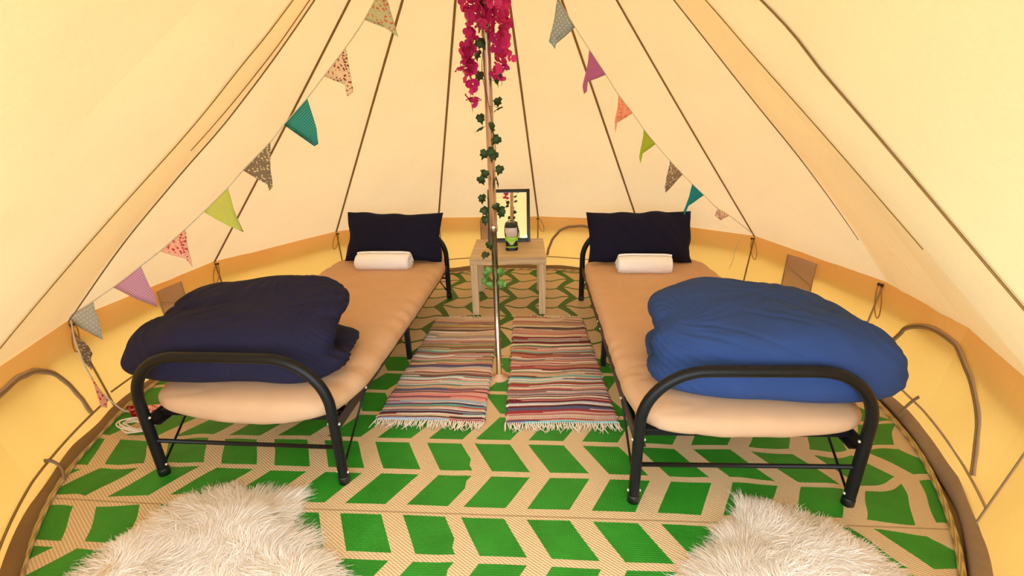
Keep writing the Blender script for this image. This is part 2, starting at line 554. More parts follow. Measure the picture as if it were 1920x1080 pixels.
# seams of the roof: angle, (radius, height) points from the apex to the wall top
SEAMS = [
    (-45.0, [(0, 2.666), (0.62, 2.16), (1.171, 1.666), (1.346, 1.481), (1.5, 1.32), (1.78, 1.023), (2.06, 0.73)]),
    (-29.0, [(0, 2.666), (0.5, 2.17), (0.912, 1.748), (1.085, 1.565), (1.323, 1.318), (1.573, 1.054), (1.82, 0.79), (2.05, 0.54)]),
    (-12.0, [(0, 2.666), (0.86, 1.80), (1.14, 1.52), (1.42, 1.235), (1.71, 0.91), (2.045, 0.534)]),
    (3.84, [(0, 2.666), (0.81, 1.853), (1.204, 1.455), (1.523, 1.137), (1.85, 0.78), (2.05, 0.536)]),
    (30.83, [(0, 2.666), (1.0, 1.62), (2.05, 0.555)]),
    (58.66, [(0, 2.666), (1.0, 1.63), (2.05, 0.529)]),
    (84.35, [(0, 2.666), (1.0, 1.63), (2.05, 0.508)]),
    (110.64, [(0, 2.666), (1.0, 1.63), (2.05, 0.531)]),
    (136.39, [(0, 2.666), (1.0, 1.63), (2.05, 0.528)]),
    (163.74, [(0, 2.666), (1.0, 1.61), (2.05, 0.528)]),
    (191.51, [(0, 2.666), (0.70, 1.869), (1.099, 1.454), (1.392, 1.188), (1.712, 0.889), (2.05, 0.534)]),
    (209.0, [(0, 2.666), (0.768, 1.814), (0.974, 1.598), (1.19, 1.376), (1.54, 1.045), (1.85, 0.74), (2.05, 0.535)]),
    (232.0, [(0, 2.666), (0.60, 2.16), (1.15, 1.67), (1.5, 1.34), (1.78, 1.04), (2.06, 0.72)]),
]
NS = 60
curves = []
for a, pts in SEAMS:
    P = np.array([rad(a, r, z) for r, z in pts])
    curves.append((a, resample(catmull(P, 200), NS)))
RIDGE = np.array((0.03, -0.34, 2.02))
door_r = resample(np.array([APEX, RIDGE, (0.80, -0.22, 1.55), (1.28, 0.0, 0.74)]), NS)
door_l = resample(np.array([APEX, RIDGE, (-0.78, -0.16, 1.55), (-1.42, 0.12, 0.72)]), NS)
rails = [('door', door_r)] + curves + [('door', door_l)]

def smooth01(x): return np.clip(x, 0, 1) ** 2 * (3 - 2 * np.clip(x, 0, 1))

def roof_point_grid(A, B, nu, sag, wr, seed):
    """ruled cloth between two seams, sagging a little and puckered where it is pegged"""
    u = np.linspace(0, 1, nu)[None, :, None]
    P = A[:, None, :] * (1 - u) + B[:, None, :] * u
    s = np.linspace(0, 1, len(A))[:, None]
    uu = u[:, :, 0]
    inn = np.array((CX, CY, 0.9)) - P
    inn /= np.linalg.norm(inn, axis=2)[:, :, None]
    d = sag * np.sin(PI * uu) * np.sin(PI * np.clip(s, 0, 1) ** 1.3)
    for side in (0.0, 1.0):
        du = np.abs(uu - side) * 0.9 + 1e-3
        ds = (1 - s) * 2.9 + 0.04
        ang = np.arctan2(du, ds)
        rr = np.hypot(du, ds)
        env = np.exp(-((rr - 0.25) / 0.34) ** 2) * np.sin(PI * np.clip(uu, 0, 1))
        d = d + wr * env * np.sin(ang * 34 + 3 * vnoise(np.stack([ang * 4, rr * 0 + side, rr * 0 + seed], -1)))
    d = d + 0.010 * vnoise(P, 1.7, seed) * np.sin(PI * uu)
    return P + inn * d[:, :, None]

ceiling = tag(empty('ceiling', (0, 0, 0)), 'cream canvas bell tent roof rising to the pole', 'tent roof', kind='structure')
WR = {1: 0.001, 2: 0.003, 3: 0.006, 4: 0.006, 10: 0.005, 11: 0.003, 9: 0.0045, 8: 0.003, 7: 0.002, 5: 0.003}
roof_grids = []
for i in range(len(rails) - 1):
    A, B = rails[i][1], rails[i + 1][1]
    near = i in (0, 1, 2, 3, 10, 11, 12, 13)
    nu = 40 if near else 26
    G = roof_point_grid(A, B, nu, 0.012 if not near else 0.02, WR.get(i, 0.0012), i + 3)
    roof_grids.append(G)
    # short eave flap hanging outside past the wall
    dirv = G[-1] - G[-4]; dirv /= np.linalg.norm(dirv, axis=1)[:, None]
    e1 = G[-1] + dirv * 0.05; e2 = e1 + dirv * 0.02 + np.array((0, 0, -0.07))
    out = G[-1] - np.array((CX, CY, 0)); out[:, 2] = 0; out /= np.linalg.norm(out, axis=1)[:, None]
    V = np.concatenate([G, e1[None] + out * 0.01, e2[None] + out * 0.01])
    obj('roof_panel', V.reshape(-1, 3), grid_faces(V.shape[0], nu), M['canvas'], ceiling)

# a second thickness of cloth lies over the folded bands beside the door panels
for i, (u0, u1) in ((11, (0.05, 1.0)), (2, (0.03, 1.0)), (3, (0.0, 0.97))):
    G = roof_grids[i]; nu = G.shape[1]
    A = G[:, int(u0 * (nu - 1)):int(u1 * (nu - 1)) + 1]
    outv = A - np.array((CX, CY, 0.9)); outv /= np.linalg.norm(outv, axis=2)[:, :, None]
    A = A[6:] + outv[6:] * 0.012
    obj('roof_lining', A.reshape(-1, 3), grid_faces(A.shape[0], A.shape[1]), M['lining'], ceiling)

def strip(P, width, mat, name, parent, inward=0.006, thick=0.003, taper_end=False, wave=0.0):
    """flat tape lying on the inner face of the cloth along a path"""
    P = np.asarray(P, float)
    T = np.gradient(P, axis=0); T /= np.linalg.norm(T, axis=1)[:, None]
    I = np.array((CX, CY, 0.75)) - P; I /= np.linalg.norm(I, axis=1)[:, None]
    Wd = np.cross(T, I); Wd /= np.linalg.norm(Wd, axis=1)[:, None]
    I = np.cross(Wd, T)
    w = np.full(len(P), width / 2)
    if taper_end: w *= np.clip(np.linspace(4, 0.12, len(P)), 0, 1)
    if wave: P = P + Wd * (wave * np.sin(np.linspace(0, len(P) * 0.9, len(P))))[:, None]
    c = P + I * inward
    ring = np.stack([c - Wd * w[:, None] - I * thick, c - Wd * w[:, None] * 0.8, c + Wd * w[:, None] * 0.8, c + Wd * w[:, None] - I * thick], 1)
    return obj(name, ring.reshape(-1, 3), grid_faces(len(P), 4, wrap_v=True), mat, parent)

SW = {-45.0: 0.015, -29.0: 0.006, 3.84: 0.007, 30.83: 0.012, 191.51: 0.010, 209.0: 0.007, 163.74: 0.015}
for a, P in curves:
    if a in (232.0, -12.0): continue
    end = {-29.0: 0.80, 3.84: 0.90}.get(a, 1.0)
    n = int(NS * end)
    strip(P[:n], SW.get(a, 0.015), M['seam'], 'roof_seam', ceiling, taper_end=a in (-29.0, 3.84), inward=0.008)
G = roof_grids[11]
strip(G[8:38, 21], 0.005, M['seam'], 'roof_seam', ceiling, taper_end=True, inward=0.006)

# ---- side wall
RB = 1.985
def foot_of(P):
    d = np.array((P[0] - CX, P[1] - CY)); r = np.hypot(*d)
    d = d / r
    rb = RB if r < 2.08 else r - 0.05
    return np.array((CX + d[0] * rb, CY + d[1] * rb, 0.0))
tops = [r[1][-1] for r in rails]
top_ang = []
for P in tops:
    a = math.degrees(math.atan2(P[1] - CY, P[0] - CX))
    while top_ang and a < top_ang[-1]: a += 360
    top_ang.append(a)
foots = [foot_of(P) for P in tops]

def wall_point(ang, z, off=0.0):
    """point on the inner face of the side wall at an angle and height"""
    while ang < top_ang[0]: ang += 360
    while ang > top_ang[-1]: ang -= 360
    k = max(i for i in range(len(top_ang) - 1) if top_ang[i] <= ang + 1e-9)
    t = math.radians(ang); dx, dy = math.cos(t), math.sin(t)
    A, B = tops[k], tops[k + 1]
    ex, ey = B[0] - A[0], B[1] - A[1]
    den = dx * ey - dy * ex
    rt = ((A[0] - CX) * ey - (A[1] - CY) * ex) / den
    f = ((A[0] - CX) * dy - (A[1] - CY) * dx) / den
    zt = A[2] + (B[2] - A[2]) * f
    rb0 = np.hypot(foots[k][0] - CX, foots[k][1] - CY); rb1 = np.hypot(foots[k + 1][0] - CX, foots[k + 1][1] - CY)
    rb = rb0 + (rb1 - rb0) * f
    h = min(max(z / zt, 0), 1.05)
    r = rb + (rt - rb) * h - off
    return np.array((CX + r * dx, CY + r * dy, z)), zt

wl = tag(empty('wall_left'), 'ochre canvas side wall behind the bed on the left', 'tent wall', kind='structure')
wr_ = tag(empty('wall_right'), 'ochre canvas side wall behind the bed on the right', 'tent wall', kind='structure')
wb = tag(empty('wall_back'), 'ochre canvas side wall behind the small table', 'tent wall', kind='structure')
def wall_parent(a):
    a = a % 360
    return wb if 58 <= a < 137 else (wl if 137 <= a < 290 else wr_)
for k in range(len(tops) - 1):
    nu, nz = 40, 22
    V = np.zeros((nz, nu, 3))
    for j, a in enumerate(np.linspace(top_ang[k], top_ang[k + 1], nu)):
        u = j / (nu - 1)
        _, zt = wall_point(a, 0.1)
        for i in range(nz):
            h = i / (nz - 1)
            env = math.sin(PI * u) * h * (1 - h) * 4
            u = min(max(u, 1e-9), 1 - 1e-9)
            fold = 0.010 * env * math.sin(7 * u + k * 1.7 + 3 * h) + 0.006 * math.sin(PI * u) ** 0.5 * vnoise(np.array((u * 4 + k * 9, h * 2.2, 0.3)), 1.0, 5) * min(1, h * 4 * (1.02 - h) * 3)
            pk = 0.006 * math.exp(-(1 - h) * 3.0) * (math.exp(-u * 7) * math.sin(u * 70) + math.exp(-(1 - u) * 7) * math.sin((1 - u) * 70)) * max(0.0, math.sin(PI * h)) ** .5 * 1.6 * math.sin(PI * u)
            p_, _ = wall_point(a, zt * h, fold + pk)
            V[i, j] = p_
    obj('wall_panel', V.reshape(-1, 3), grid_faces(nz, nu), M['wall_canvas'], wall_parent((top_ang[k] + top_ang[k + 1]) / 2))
    if 0 < k < len(tops) - 2:
        a = top_ang[k]
        if abs(a + 45) > 1 and abs(a + 12) > 1 and a < 200:
            path = [wall_point(a, z, 0.004)[0] for z in np.linspace(0.0, tops[k][2] - 0.01, 14)]
            strip(path, 0.011, M['seam_light'] if k in (2, 4) else M['seam'], 'wall_seam', wall_parent(a + 0.1), inward=0.004)
def hem(a0, a1, z, w, parent, mat='seam'):
    strip([wall_point(a, z, 0.006)[0] for a in np.linspace(a0, a1, int(abs(a1 - a0) * 1.2) + 4)], w, M[mat], 'hem', parent, inward=0.004)
hem(-29.0, 3.5, 0.118, 0.009, wr_, 'seam_light'); hem(4.2, 58.3, 0.125, 0.009, wr_)
hem(59.0, 136.2, 0.135, 0.008, wb); hem(136.6, 191.0, 0.125, 0.009, wl); hem(191.8, 231.5, 0.105, 0.010, wl)

# arched zipped vents
def arch(name, pts, w, tie=None, label=None):
    e = tag(empty(name), label, 'window', kind='structure')
    A = catmull(np.array(pts), 60)
    strip([wall_point(a, z, 0.010)[0] for a, z in A], w, M['seam_light'], 'zip_tape', e, inward=0.006, wave=0.002)
    strip([wall_point(a, z, 0.016)[0] for a, z in A], w * 0.28, M['seam'], 'zip_teeth', e, inward=0.006)
    if tie:
        strip(catmull(np.array([wall_point(a, z, o_)[0] for a, z, o_ in tie]), 16), 0.016, M['trim'], 'tie_strap', e, inward=0.004)
    return e
arch('window_1', [(0.6, .215), (-1.23, .256), (-3.06, .345), (-3.6, .388), (-6.35, .447), (-10.7, .461), (-15.1, .42), (-18.3, .376), (-21.5, .302), (-23.4, .216), (-25.0, .14)], 0.026,
     [(-10.6, 0.16, .014), (-10.3, 0.135, .02), (-10.1, 0.085, .035), (-10.2, 0.04, .045)], 'arched zipped vent in the wall beside the blue duvet')
arch('window_2', [(224, .13), (222.5, .24), (219, .35), (213.5, .43), (204.9, .459), (202.0, .456), (199.6, .424), (197.8, .361), (196.8, .28), (196.2, .20), (195.9, .12)], 0.026,
     [(206.3, 0.13, .014), (205.6, 0.105, .02), (205.6, 0.065, .035), (206.6, 0.03, .045)], 'arched zipped vent in the wall left of the navy duvet')
arch('window_3', [(81.7, .15), (81.2, .22), (80.2, .305), (78.5, .38), (76.7, .42), (74.3, .44), (71.1, .445), (67.5, .42), (65.0, .36), (63.6, .25), (63.2, .15)], 0.024, None, 'arched zipped vent in the wall right of the mirror')

# translucent vent patches and toggles with loops
def patch(a0, a1, z0, z1, parent):
    nu, nz = 8, 10
    V = np.zeros((nz, nu, 3))
    for i in range(nz):
        for j in range(nu):
            a = a0 + (a1 - a0) * j / (nu - 1); h = i / (nz - 1)
            z = z0 + (z1 - z0) * h
            V[i, j] = wall_point(a, z, 0.016 + 0.005 * math.sin(h * 9 + j * 0.6))[0]
    o = obj('vent_patch', V.reshape(-1, 3), grid_faces(nz, nu), M['sheer'], parent)
    o['label'] = 'taupe mesh patch sewn into the wall'
    for a in (a0, a1):
        strip([wall_point(a, z, 0.016)[0] for z in np.linspace(z0, z1, 8)], 0.008, M['seam_light'], 'patch_edge', parent)
    strip([wall_point(a0 + (a1 - a0) * t, z0 + (z1 - z0) * (0.62 + 0.2 * t), 0.02)[0] for t in np.linspace(0, 1, 6)], 0.006, M['seam_light'], 'patch_edge', parent)
patch(15.2, 21.6, 0.13, 0.515, wr_)
patch(172.7, 177.8, 0.13, 0.50, wl)
patch(95.5, 99.8, 0.14, 0.50, wb)

for i, k in enumerate(range(2, 13)):
    a = top_ang[k]
    if a > 195 or a < 0: continue
    par = wall_parent(a + 0.1)
    c = wall_point(a, tops[k][2] - 0.018, 0.02)[0]
    I = np.array((CX, CY, c[2])) - c; I /= np.linalg.norm(I)
    Tg = np.array((-I[1], I[0], 0))
    big = abs(a - 3.84) < 1
    V, F = tube(np.array([c - Tg * 0.012, c + Tg * 0.012]), 0.009 if big else 0.007, 8)
    obj('toggle', V, F, M['toggle'], par)
    th = np.linspace(0, 2 * PI, 20, endpoint=False)
    sgn = 1 if a < 90 else -1
    hgt = {5: 0.07, 4: 0.085}.get(k, 0.06)
    loop = np.array([c + Tg * sgn * (0.030 + 0.022 * math.sin(t) - 0.02 * math.cos(t)) + np.array((0, 0, -hgt + hgt * math.cos(t))) + I * 0.012 for t in th])
    V, F = tube(loop, 0.0028, 6, closed=True)
    obj('cord_loop', V, F, M['cord'], par)

# ---- groundsheet, edge band, grass outside
ang = np.linspace(0, 2 * PI, 120, endpoint=False)
V = [(CX, CY, -0.004)]; F = []
for r, z in ((0.7, -0.004), (1.4, -0.004), (1.9, -0.004), (1.97, 0.0), (2.0, 0.012), (2.02, 0.03)):
    for a in ang:
        V.append((CX + r * math.cos(a), CY + r * math.sin(a), z + (0.008 * math.sin(a * 23) if r > 1.96 else 0)))
n = len(ang)
for i in range(n): F.append([0, 1 + i, 1 + (i + 1) % n])
for k in range(5):
    for i in range(n):
        F.append([1 + k * n + i, 1 + (k + 1) * n + i, 1 + (k + 1) * n + (i + 1) % n, 1 + k * n + (i + 1) % n])
tag(obj('floor', V, F, M['groundsheet']), 'brown plastic groundsheet showing round the rim of the mat', 'groundsheet', kind='structure')
def band(name, a0, a1, label):
    aa = np.radians(np.linspace(a0, a1, 90))
    prof = [(1.992, 0.052), (1.975, 0.050), (1.957, 0.036), (1.950, 0.016), (1.956, 0.004), (1.985, 0.004)]
    V = np.array([[(CX + (r + 0.006 * math.sin(a * 17 + i)) * math.cos(a), CY + (r + 0.006 * math.sin(a * 17 + i)) * math.sin(a), z + 0.004 * math.sin(a * 29 + i * 0.8)) for i, (r, z) in enumerate(prof)] for a in aa])
    tag(obj(name, V.reshape(-1, 3), grid_faces(len(aa), len(prof)), M['trim'] if name == 'trim_1' else M['groundsheet']), label, 'edge band', kind='structure')
band('trim_1', -52, 24, 'taupe webbing band where the right wall meets the mat')
band('trim_2', 150, 236, 'brown groundsheet lip where the left wall meets the mat')
band('trim_3', 24, 150, 'brown groundsheet lip along the back wall')
V = []; F = []
ring = [1.99, 2.6, 5, 12, 40]
aa = np.linspace(0, 2 * PI, 64, endpoint=False)
for r in ring:
    for a in aa: V.append((CX + r * math.cos(a), CY + r * math.sin(a), -0.03))
tag(obj('ground', V, grid_faces(len(ring), 64, wrap_v=True), M['grass']), 'grass outside the tent', 'ground', kind='structure')

# ------------------------------------------------------------------ round mat
MX, MY, MR = -0.262, 2.256, 1.94
mat_root = tag(empty('round_mat', (0, 0, 0)), 'round green and beige chevron mat covering the tent floor', 'mat')
nr, na = 60, 160
V = [(MX, MY, 0.006)]
for i in range(1, nr + 1):
    r = MR * i / nr
    for a in np.linspace(0, 2 * PI, na, endpoint=False):
        x, y = MX + r * math.cos(a), MY + r * math.sin(a)
        rim = max(0, i / nr - 0.7) / 0.3
        fold = 0.0
        if y < 2.4:                                      # long soft crease through the front half
            cxl = -0.312
            fold = 0.004 * math.exp(-((x - cxl) / 0.012) ** 2)
        V.append((x, y, 0.006 + fold + rim * 0.008 * (1 + math.sin(a * 11) * math.cos(a * 5))))
F = [[0, 1 + i, 1 + (i + 1) % na] for i in range(na)]
for k in range(nr - 1):
    for i in range(na):
        F.append([1 + k * na + i, 1 + (k + 1) * na + i, 1 + (k + 1) * na + (i + 1) % na, 1 + k * na + (i + 1) % na])
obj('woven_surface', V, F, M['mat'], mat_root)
aa = np.linspace(0, 2 * PI, 240, endpoint=False)
ringp = np.array([(MX + MR * math.cos(a), MY + MR * math.sin(a), 0.012 + 0.008 * (1 + math.sin(a * 11) * math.cos(a * 5))) for a in aa])
bv, bf = tube(ringp, 0.011, 8, closed=True)
obj('edge_binding', bv, bf, M['binding'], mat_root, uv=np.stack([np.repeat(np.arange(240) / 240 * 2.2, 8), np.tile(np.arange(8) / 8, 240)], 1))

# ------------------------------------------------------------------ beds
BW, BL = 0.7924, 2.0505
BEDS = {'L': ((-1.1887, 2.4727), -0.0191), 'R': ((0.721, 2.42), 0.0191)}
def bed_space(side):
    (x, y), r = BEDS[side]
    return (x, y, 0.007), r
def in_bed(side, V):
    (x, y), r = BEDS[side]
    V = np.asarray(V, float); c, s = math.cos(r), math.sin(r)
    return np.stack([x + c * V[..., 0] - s * V[..., 1], y + s * V[..., 0] + c * V[..., 1], V[..., 2]], -1)

def arch_path(y, top=0.568, rad_=0.215, w=BW / 2, lean=0.0):
    P = [(-w, y, 0.012), (-w, y, 0.15), (-w, y, top - rad_)]
    for t in np.linspace(PI, PI / 2, 10)[1:]:
        P.append((-w + rad_ + rad_ * math.cos(t), y, top - rad_ + rad_ * math.sin(t)))
    for t in np.linspace(PI / 2, 0, 10):
        P.append((w - rad_ + rad_ * math.cos(t), y, top - rad_ + rad_ * math.sin(t)))
    P += [(w, y, 0.15), (w, y, 0.012)]
    return np.array(P)

def bar(p, q, w, h, bev=0.002):
    """rectangular bar between two points"""
    p, q = Vector(p), Vector(q)
    d = q - p
    V, F = bevel_box(-w / 2, w / 2, 0, d.length, -h / 2, h / 2, bev, 1)
    rot = d.to_track_quat('Y', 'Z').to_matrix()
    return [tuple(rot @ Vector(v) + p) for v in V], F

def make_bed(side, label):
    loc, rz = bed_space(side)
    b = tag(empty('bed_frame', loc, rz), label, 'bed', 'single metal beds')
    hl, hw = BL / 2, BW / 2
    for nm, y in (('foot_arch', -hl), ('head_arch', hl)):
        o = obj(nm, *tube(resample(arch_path(y), 70), 0.0205, 16, up=(0, 1, 0)), M['black_metal'], b)
        s = -1 if y < 0 else 1
        for x in (-hw, hw):
            V, F = lathe([(0.0001, 0.0), (0.0222, 0.0), (0.0222, 0.03), (0.0205, 0.034), (0.0001, 0.034)], 16, x, y)
            obj('rubber_foot', V, F, M['black_plastic'], o)
        V, F = tube(np.array([(-hw, y - s * 0.004, 0.170), (hw, y - s * 0.004, 0.170)]), 0.0085, 10)
        obj('cross_bar', V, F, M['black_metal'], o)
        for x in (-hw, hw):
            for z in (0.285, 0.052):
                for e in (-1, 1):
                    V, F = lathe([(0.0001, 0), (0.006, 0), (0.006, 0.003), (0.003, 0.006), (0.0001, 0.006)], 10)
                    c = obj('bolt', V, F, M['bolt'], o)
                    c.location = (x + e * 0.020, y, z); c.rotation_euler = (0, e * PI / 2, 0)
    for x in (-hw, hw):
        sgn = 1 if x > 0 else -1
        V1, F1 = bevel_box(x - 0.004, x + 0.004, -hl + 0.02, hl - 0.02, 0.235, 0.285, 0.0015, 1)
        V2, F2 = bevel_box(min(x, x - sgn * 0.035), max(x, x - sgn * 0.035), -hl + 0.02, hl - 0.02, 0.235, 0.241, 0.0015, 1)
        obj('side_rail', *join((V1, F1), (V2, F2)), M['rail_metal'], b, smooth=False)
        obj('middle_leg', *bevel_box(x - sgn * 0.03 - 0.014, x - sgn * 0.03 + 0.014, -0.016, 0.016, 0.0, 0.240, 0.004, 2), M['black_metal'], b)
        for s in (-1, 1):
            path = np.array([(x - sgn * 0.004, s * (hl - 0.02), 0.055), (x + sgn * 0.004, s * (hl - 0.30), 0.255)])
            obj('brace_rod', *tube(path, 0.0048, 8), M['black_metal'], b)
            V, F = lathe([(0.0001, 0), (0.007, 0), (0.007, 0.003), (0.003, 0.007), (0.0001, 0.007)], 10)
            c = obj('bolt', V, F, M['bolt'], b); c.location = (x + sgn * 0.006, s * (hl - 0.30), 0.258); c.rotation_euler = (0, sgn * PI / 2, 0)
        for yy in (0.05, -0.05):
            V, F = lathe([(0.0001, 0), (0.006, 0), (0.006, 0.003), (0.003, 0.006), (0.0001, 0.006)], 10)
            c = obj('bolt', V, F, M['bolt'], b); c.location = (x + sgn * 0.004, yy, 0.26); c.rotation_euler = (0, sgn * PI / 2, 0)
    for s in (-1, 1):
        obj('end_rail', *bevel_box(-hw + 0.015, hw - 0.015, s * (hl - 0.075) - 0.018, s * (hl - 0.075) + 0.018, 0.256, 0.284, 0.003, 1), M['black_metal'], b, smooth=False)
    for i in range(11):
        y = -0.88 + i * 0.176
        obj('base_slat', *bevel_box(-hw + 0.006, hw - 0.006, y - 0.02, y + 0.02, 0.241, 0.256, 0.002, 1), M['rail_metal'], b, smooth=False)
    return b
make_bed('L', 'black tubular metal bed frame under the navy duvet')
make_bed('R', 'black tubular metal bed frame under the blue duvet')

def superbox(half, ctr, P, n=3.2, m=None, pitch=0.0, roll=0.0):
    m = m or n
    d = P - np.array(ctr)
    if pitch or roll:
        c, s = math.cos(pitch), math.sin(pitch)
        d = np.stack([d[..., 0], c * d[..., 1] + s * d[..., 2], -s * d[..., 1] + c * d[..., 2]], -1)
        c, s = math.cos(roll), math.sin(roll)
        d = np.stack([c * d[..., 0] + s * d[..., 2], d[..., 1], -s * d[..., 0] + c * d[..., 2]], -1)
    q = np.abs(d / np.array(half))
    g = (q[..., 0] ** n + q[..., 1] ** n + q[..., 2] ** m) ** (1.0 / n)
    return (g - 1.0) * min(half)
def smin(a, b, k):
    h = np.clip(0.5 + 0.5 * (b - a) / k, 0, 1)
    return b * (1 - h) + a * h - k * h * (1 - h)
def field_grid(lo, hi, h):
    ax = [np.arange(l, u + h, h) for l, u in zip(lo, hi)]
    return np.stack(np.meshgrid(*ax, indexing='ij'), -1)

def make_mattress(side, label, sag, shift=0.0):
    lo, hi = (-0.52, -1.06, 0.18), (0.52, 1.06, 0.44)
    h = 0.0135
    P = field_grid(lo, hi, h)
    Q = P.copy()
    edge = smooth01((np.abs(Q[..., 1]) - 0.80) / 0.22)
    Q[..., 2] = Q[..., 2] + 0.010 * np.cos(Q[..., 0] * 3.2) * 0
    bulge = sag * smooth01((-Q[..., 1] - 0.74) / 0.12) * np.clip(1.05 - (Q[..., 0] / 0.36) ** 2, -0.6, 1)
    low = np.clip((0.35 - Q[..., 2]) / 0.10, 0, 1)
    Q[..., 2] = Q[..., 2] + bulge * low
    f = superbox((0.442, 1.006, 0.069), (shift, 0, 0.324), Q, 8.0, 2.5)
    V, F = surface_net(f, lo, h)
    V = laplace(V, F, 3)
    N = vnormals(V, F)
    w = -0.004 * (1 - np.abs(vnoise(V * np.array((3.0, 16, 14)), 1.0, 13))) ** 6 * smooth01((-V[:, 1] - 0.3) / 0.4) + 0.0026 * vnoise(V * np.array((5, 2.2, 9)), 1.0, 3) + 0.0016 * vnoise(V * np.array((14, 5, 22)), 1.0, 8)
    tuck = smooth01((np.abs(V[:, 0]) - 0.33) / 0.08)
    w = w + tuck * 0.0028 * np.sin(V[:, 1] * 42 + 6 * vnoise(V, 3.0, 4)) * smooth01((V[:, 2] - 0.27) / 0.06)
    V = V + N * w[:, None]
    loc, rz = bed_space(side)
    m = tag(empty('mattress', loc, rz), label, 'mattress', 'mattresses with fitted sheets')
    obj('fitted_sheet', V, F, M['sheet'], m)
make_mattress('L', 'mattress in a tan fitted sheet under the navy duvet', 0.052)
make_mattress('R', 'mattress in a tan fitted sheet under the blue duvet', 0.030, 0.03)

# ---- folded duvets
def make_duvet(side, blobs, ks, mat, label, seed, lo, hi, pulls):
    h = 0.0095
    P = field_grid(lo, hi, h)
    W = P + 0.022 * np.stack([vnoise(P, 4.0, seed + i) for i in range(3)], -1)
    W[..., 2] = P[..., 2] + 0.016 * vnoise(P * np.array((1, 1, 0.4)), 4.5, seed + 5)
    f = None
    for (c, hf, n, m, pt, ro), k in zip(blobs, ks):
        g = superbox(hf, c, W, n, m, pt, ro)
        f = g if f is None else smin(f, g, k)
    f = np.maximum(f, 0.392 + 0.0 * P[..., 2] - P[..., 2])      # rests flat on the sheet
    V, F = surface_net(f, lo, h)
    V = laplace(V, F, 4)
    N = vnormals(V, F)
    ridge = lambda A, sd: (1 - np.abs(vnoise(A, 1.0, sd))) ** 7
    mir_ = 1.0 if side == 'L' else -1.0                           # creases fan across the top, towards the outer end
    al, ac = V[:, 0] * 0.85 * mir_ + V[:, 1] * 0.5, -V[:, 0] * 0.5 * mir_ + V[:, 1] * 0.85
    dg = np.stack([al * 2.4, ac * 15 + V[:, 2] * 8, V[:, 2] * 3], 1)
    dg2 = np.stack([V[:, 0] * 13, V[:, 1] * 3.0, V[:, 2] * 3.0], 1)
    topw = smooth01((V[:, 2] - 0.52) / 0.1)
    creases = (-0.015 if side == 'L' else -0.009) * ridge(dg, seed + 21) * topw * smooth01(vnoise(V, 3.0, seed + 31) * 1.5 + 0.5)
    creases = creases - 0.0045 * ridge(dg2, seed + 23) * smooth01(vnoise(V, 3.0, seed + 33) * 1.6 + 0.25)
    base = creases + 0.006 * vnoise(V * np.array((4.0, 4.0, 7.0)), 1.0, seed + 9) + 0.0035 * vnoise(V * np.array((7, 16, 12)), 1.0, seed + 11)
    w = base
    for (pt, reach, freq, amp) in pulls:                         # creases running out from a tucked corner
        d = V - np.array(pt)
        r = np.linalg.norm(d, axis=1)
        an = np.arctan2(d[:, 2], np.hypot(d[:, 0], d[:, 1])) + 0.7 * np.arctan2(d[:, 1], d[:, 0])
        w = w + amp * np.exp(-(r / reach) ** 2) * np.sin(an * freq + 2.5 * vnoise(V, 5.0, seed + 2))
    w = w * smooth01((V[:, 2] - 0.395) / 0.03)
    V = laplace(V + N * w[:, None], F, 1, 0.4)
    loc, rz = bed_space(side)
    d = tag(empty('duvet', loc, rz), label, 'duvet', 'folded duvets')
    obj('duvet_cover', V, F, mat, d)
    return d
OY = -1.0253
make_duvet('L', [
    ((-0.09, OY + .35, .438), (.445, .255, .052), 3.4, 2.2, 0, 0),          # lower layer
    ((-0.085, OY + .350, .592), (.425, .250, .096), 3.2, 2.0, .28, .05),    # upper layer tipped up off it
    ((-0.12, OY + .175, .495), (.400, .100, .108), 3.2, 2.0, .15, 0)],      # fold towards the foot of the bed
    (0, .014, .06), M['navy'], 'folded navy duvet heaped at the foot of the bed', 21,
    (-0.70, -1.02, .37), (0.48, -0.26, .84),
    [((.27, OY + .27, .50), .17, 30, .010), ((.05, OY + .5, .68), .25, 22, .003), ((-.45, OY + .3, .62), .22, 20, .004)])
make_duvet('R', [
    ((0.12, OY + .36, .440), (.420, .260, .054), 3.4, 2.2, 0, 0),
    ((0.10, OY + .355, .588), (.400, .255, .096), 3.6, 2.2, .13, -.04),
    ((0.30, OY + .30, .525), (.205, .205, .118), 2.8, 2.0, .1, -.15),
    ((0.13, OY + .175, .505), (.385, .105, .115), 3.2, 2.0, .15, -.03)],
    (0, .014, .07, .06), M['blue'], 'folded mid-blue duvet heaped at the foot of the bed', 47,
    (-0.43, -1.02, .37), (0.72, -0.24, .84),
    [((-.24, OY + .27, .50), .17, 30, .010), ((.2, OY + .4, .70), .3, 22, .003), ((.50, OY + .25, .5), .2, 20, .004)])

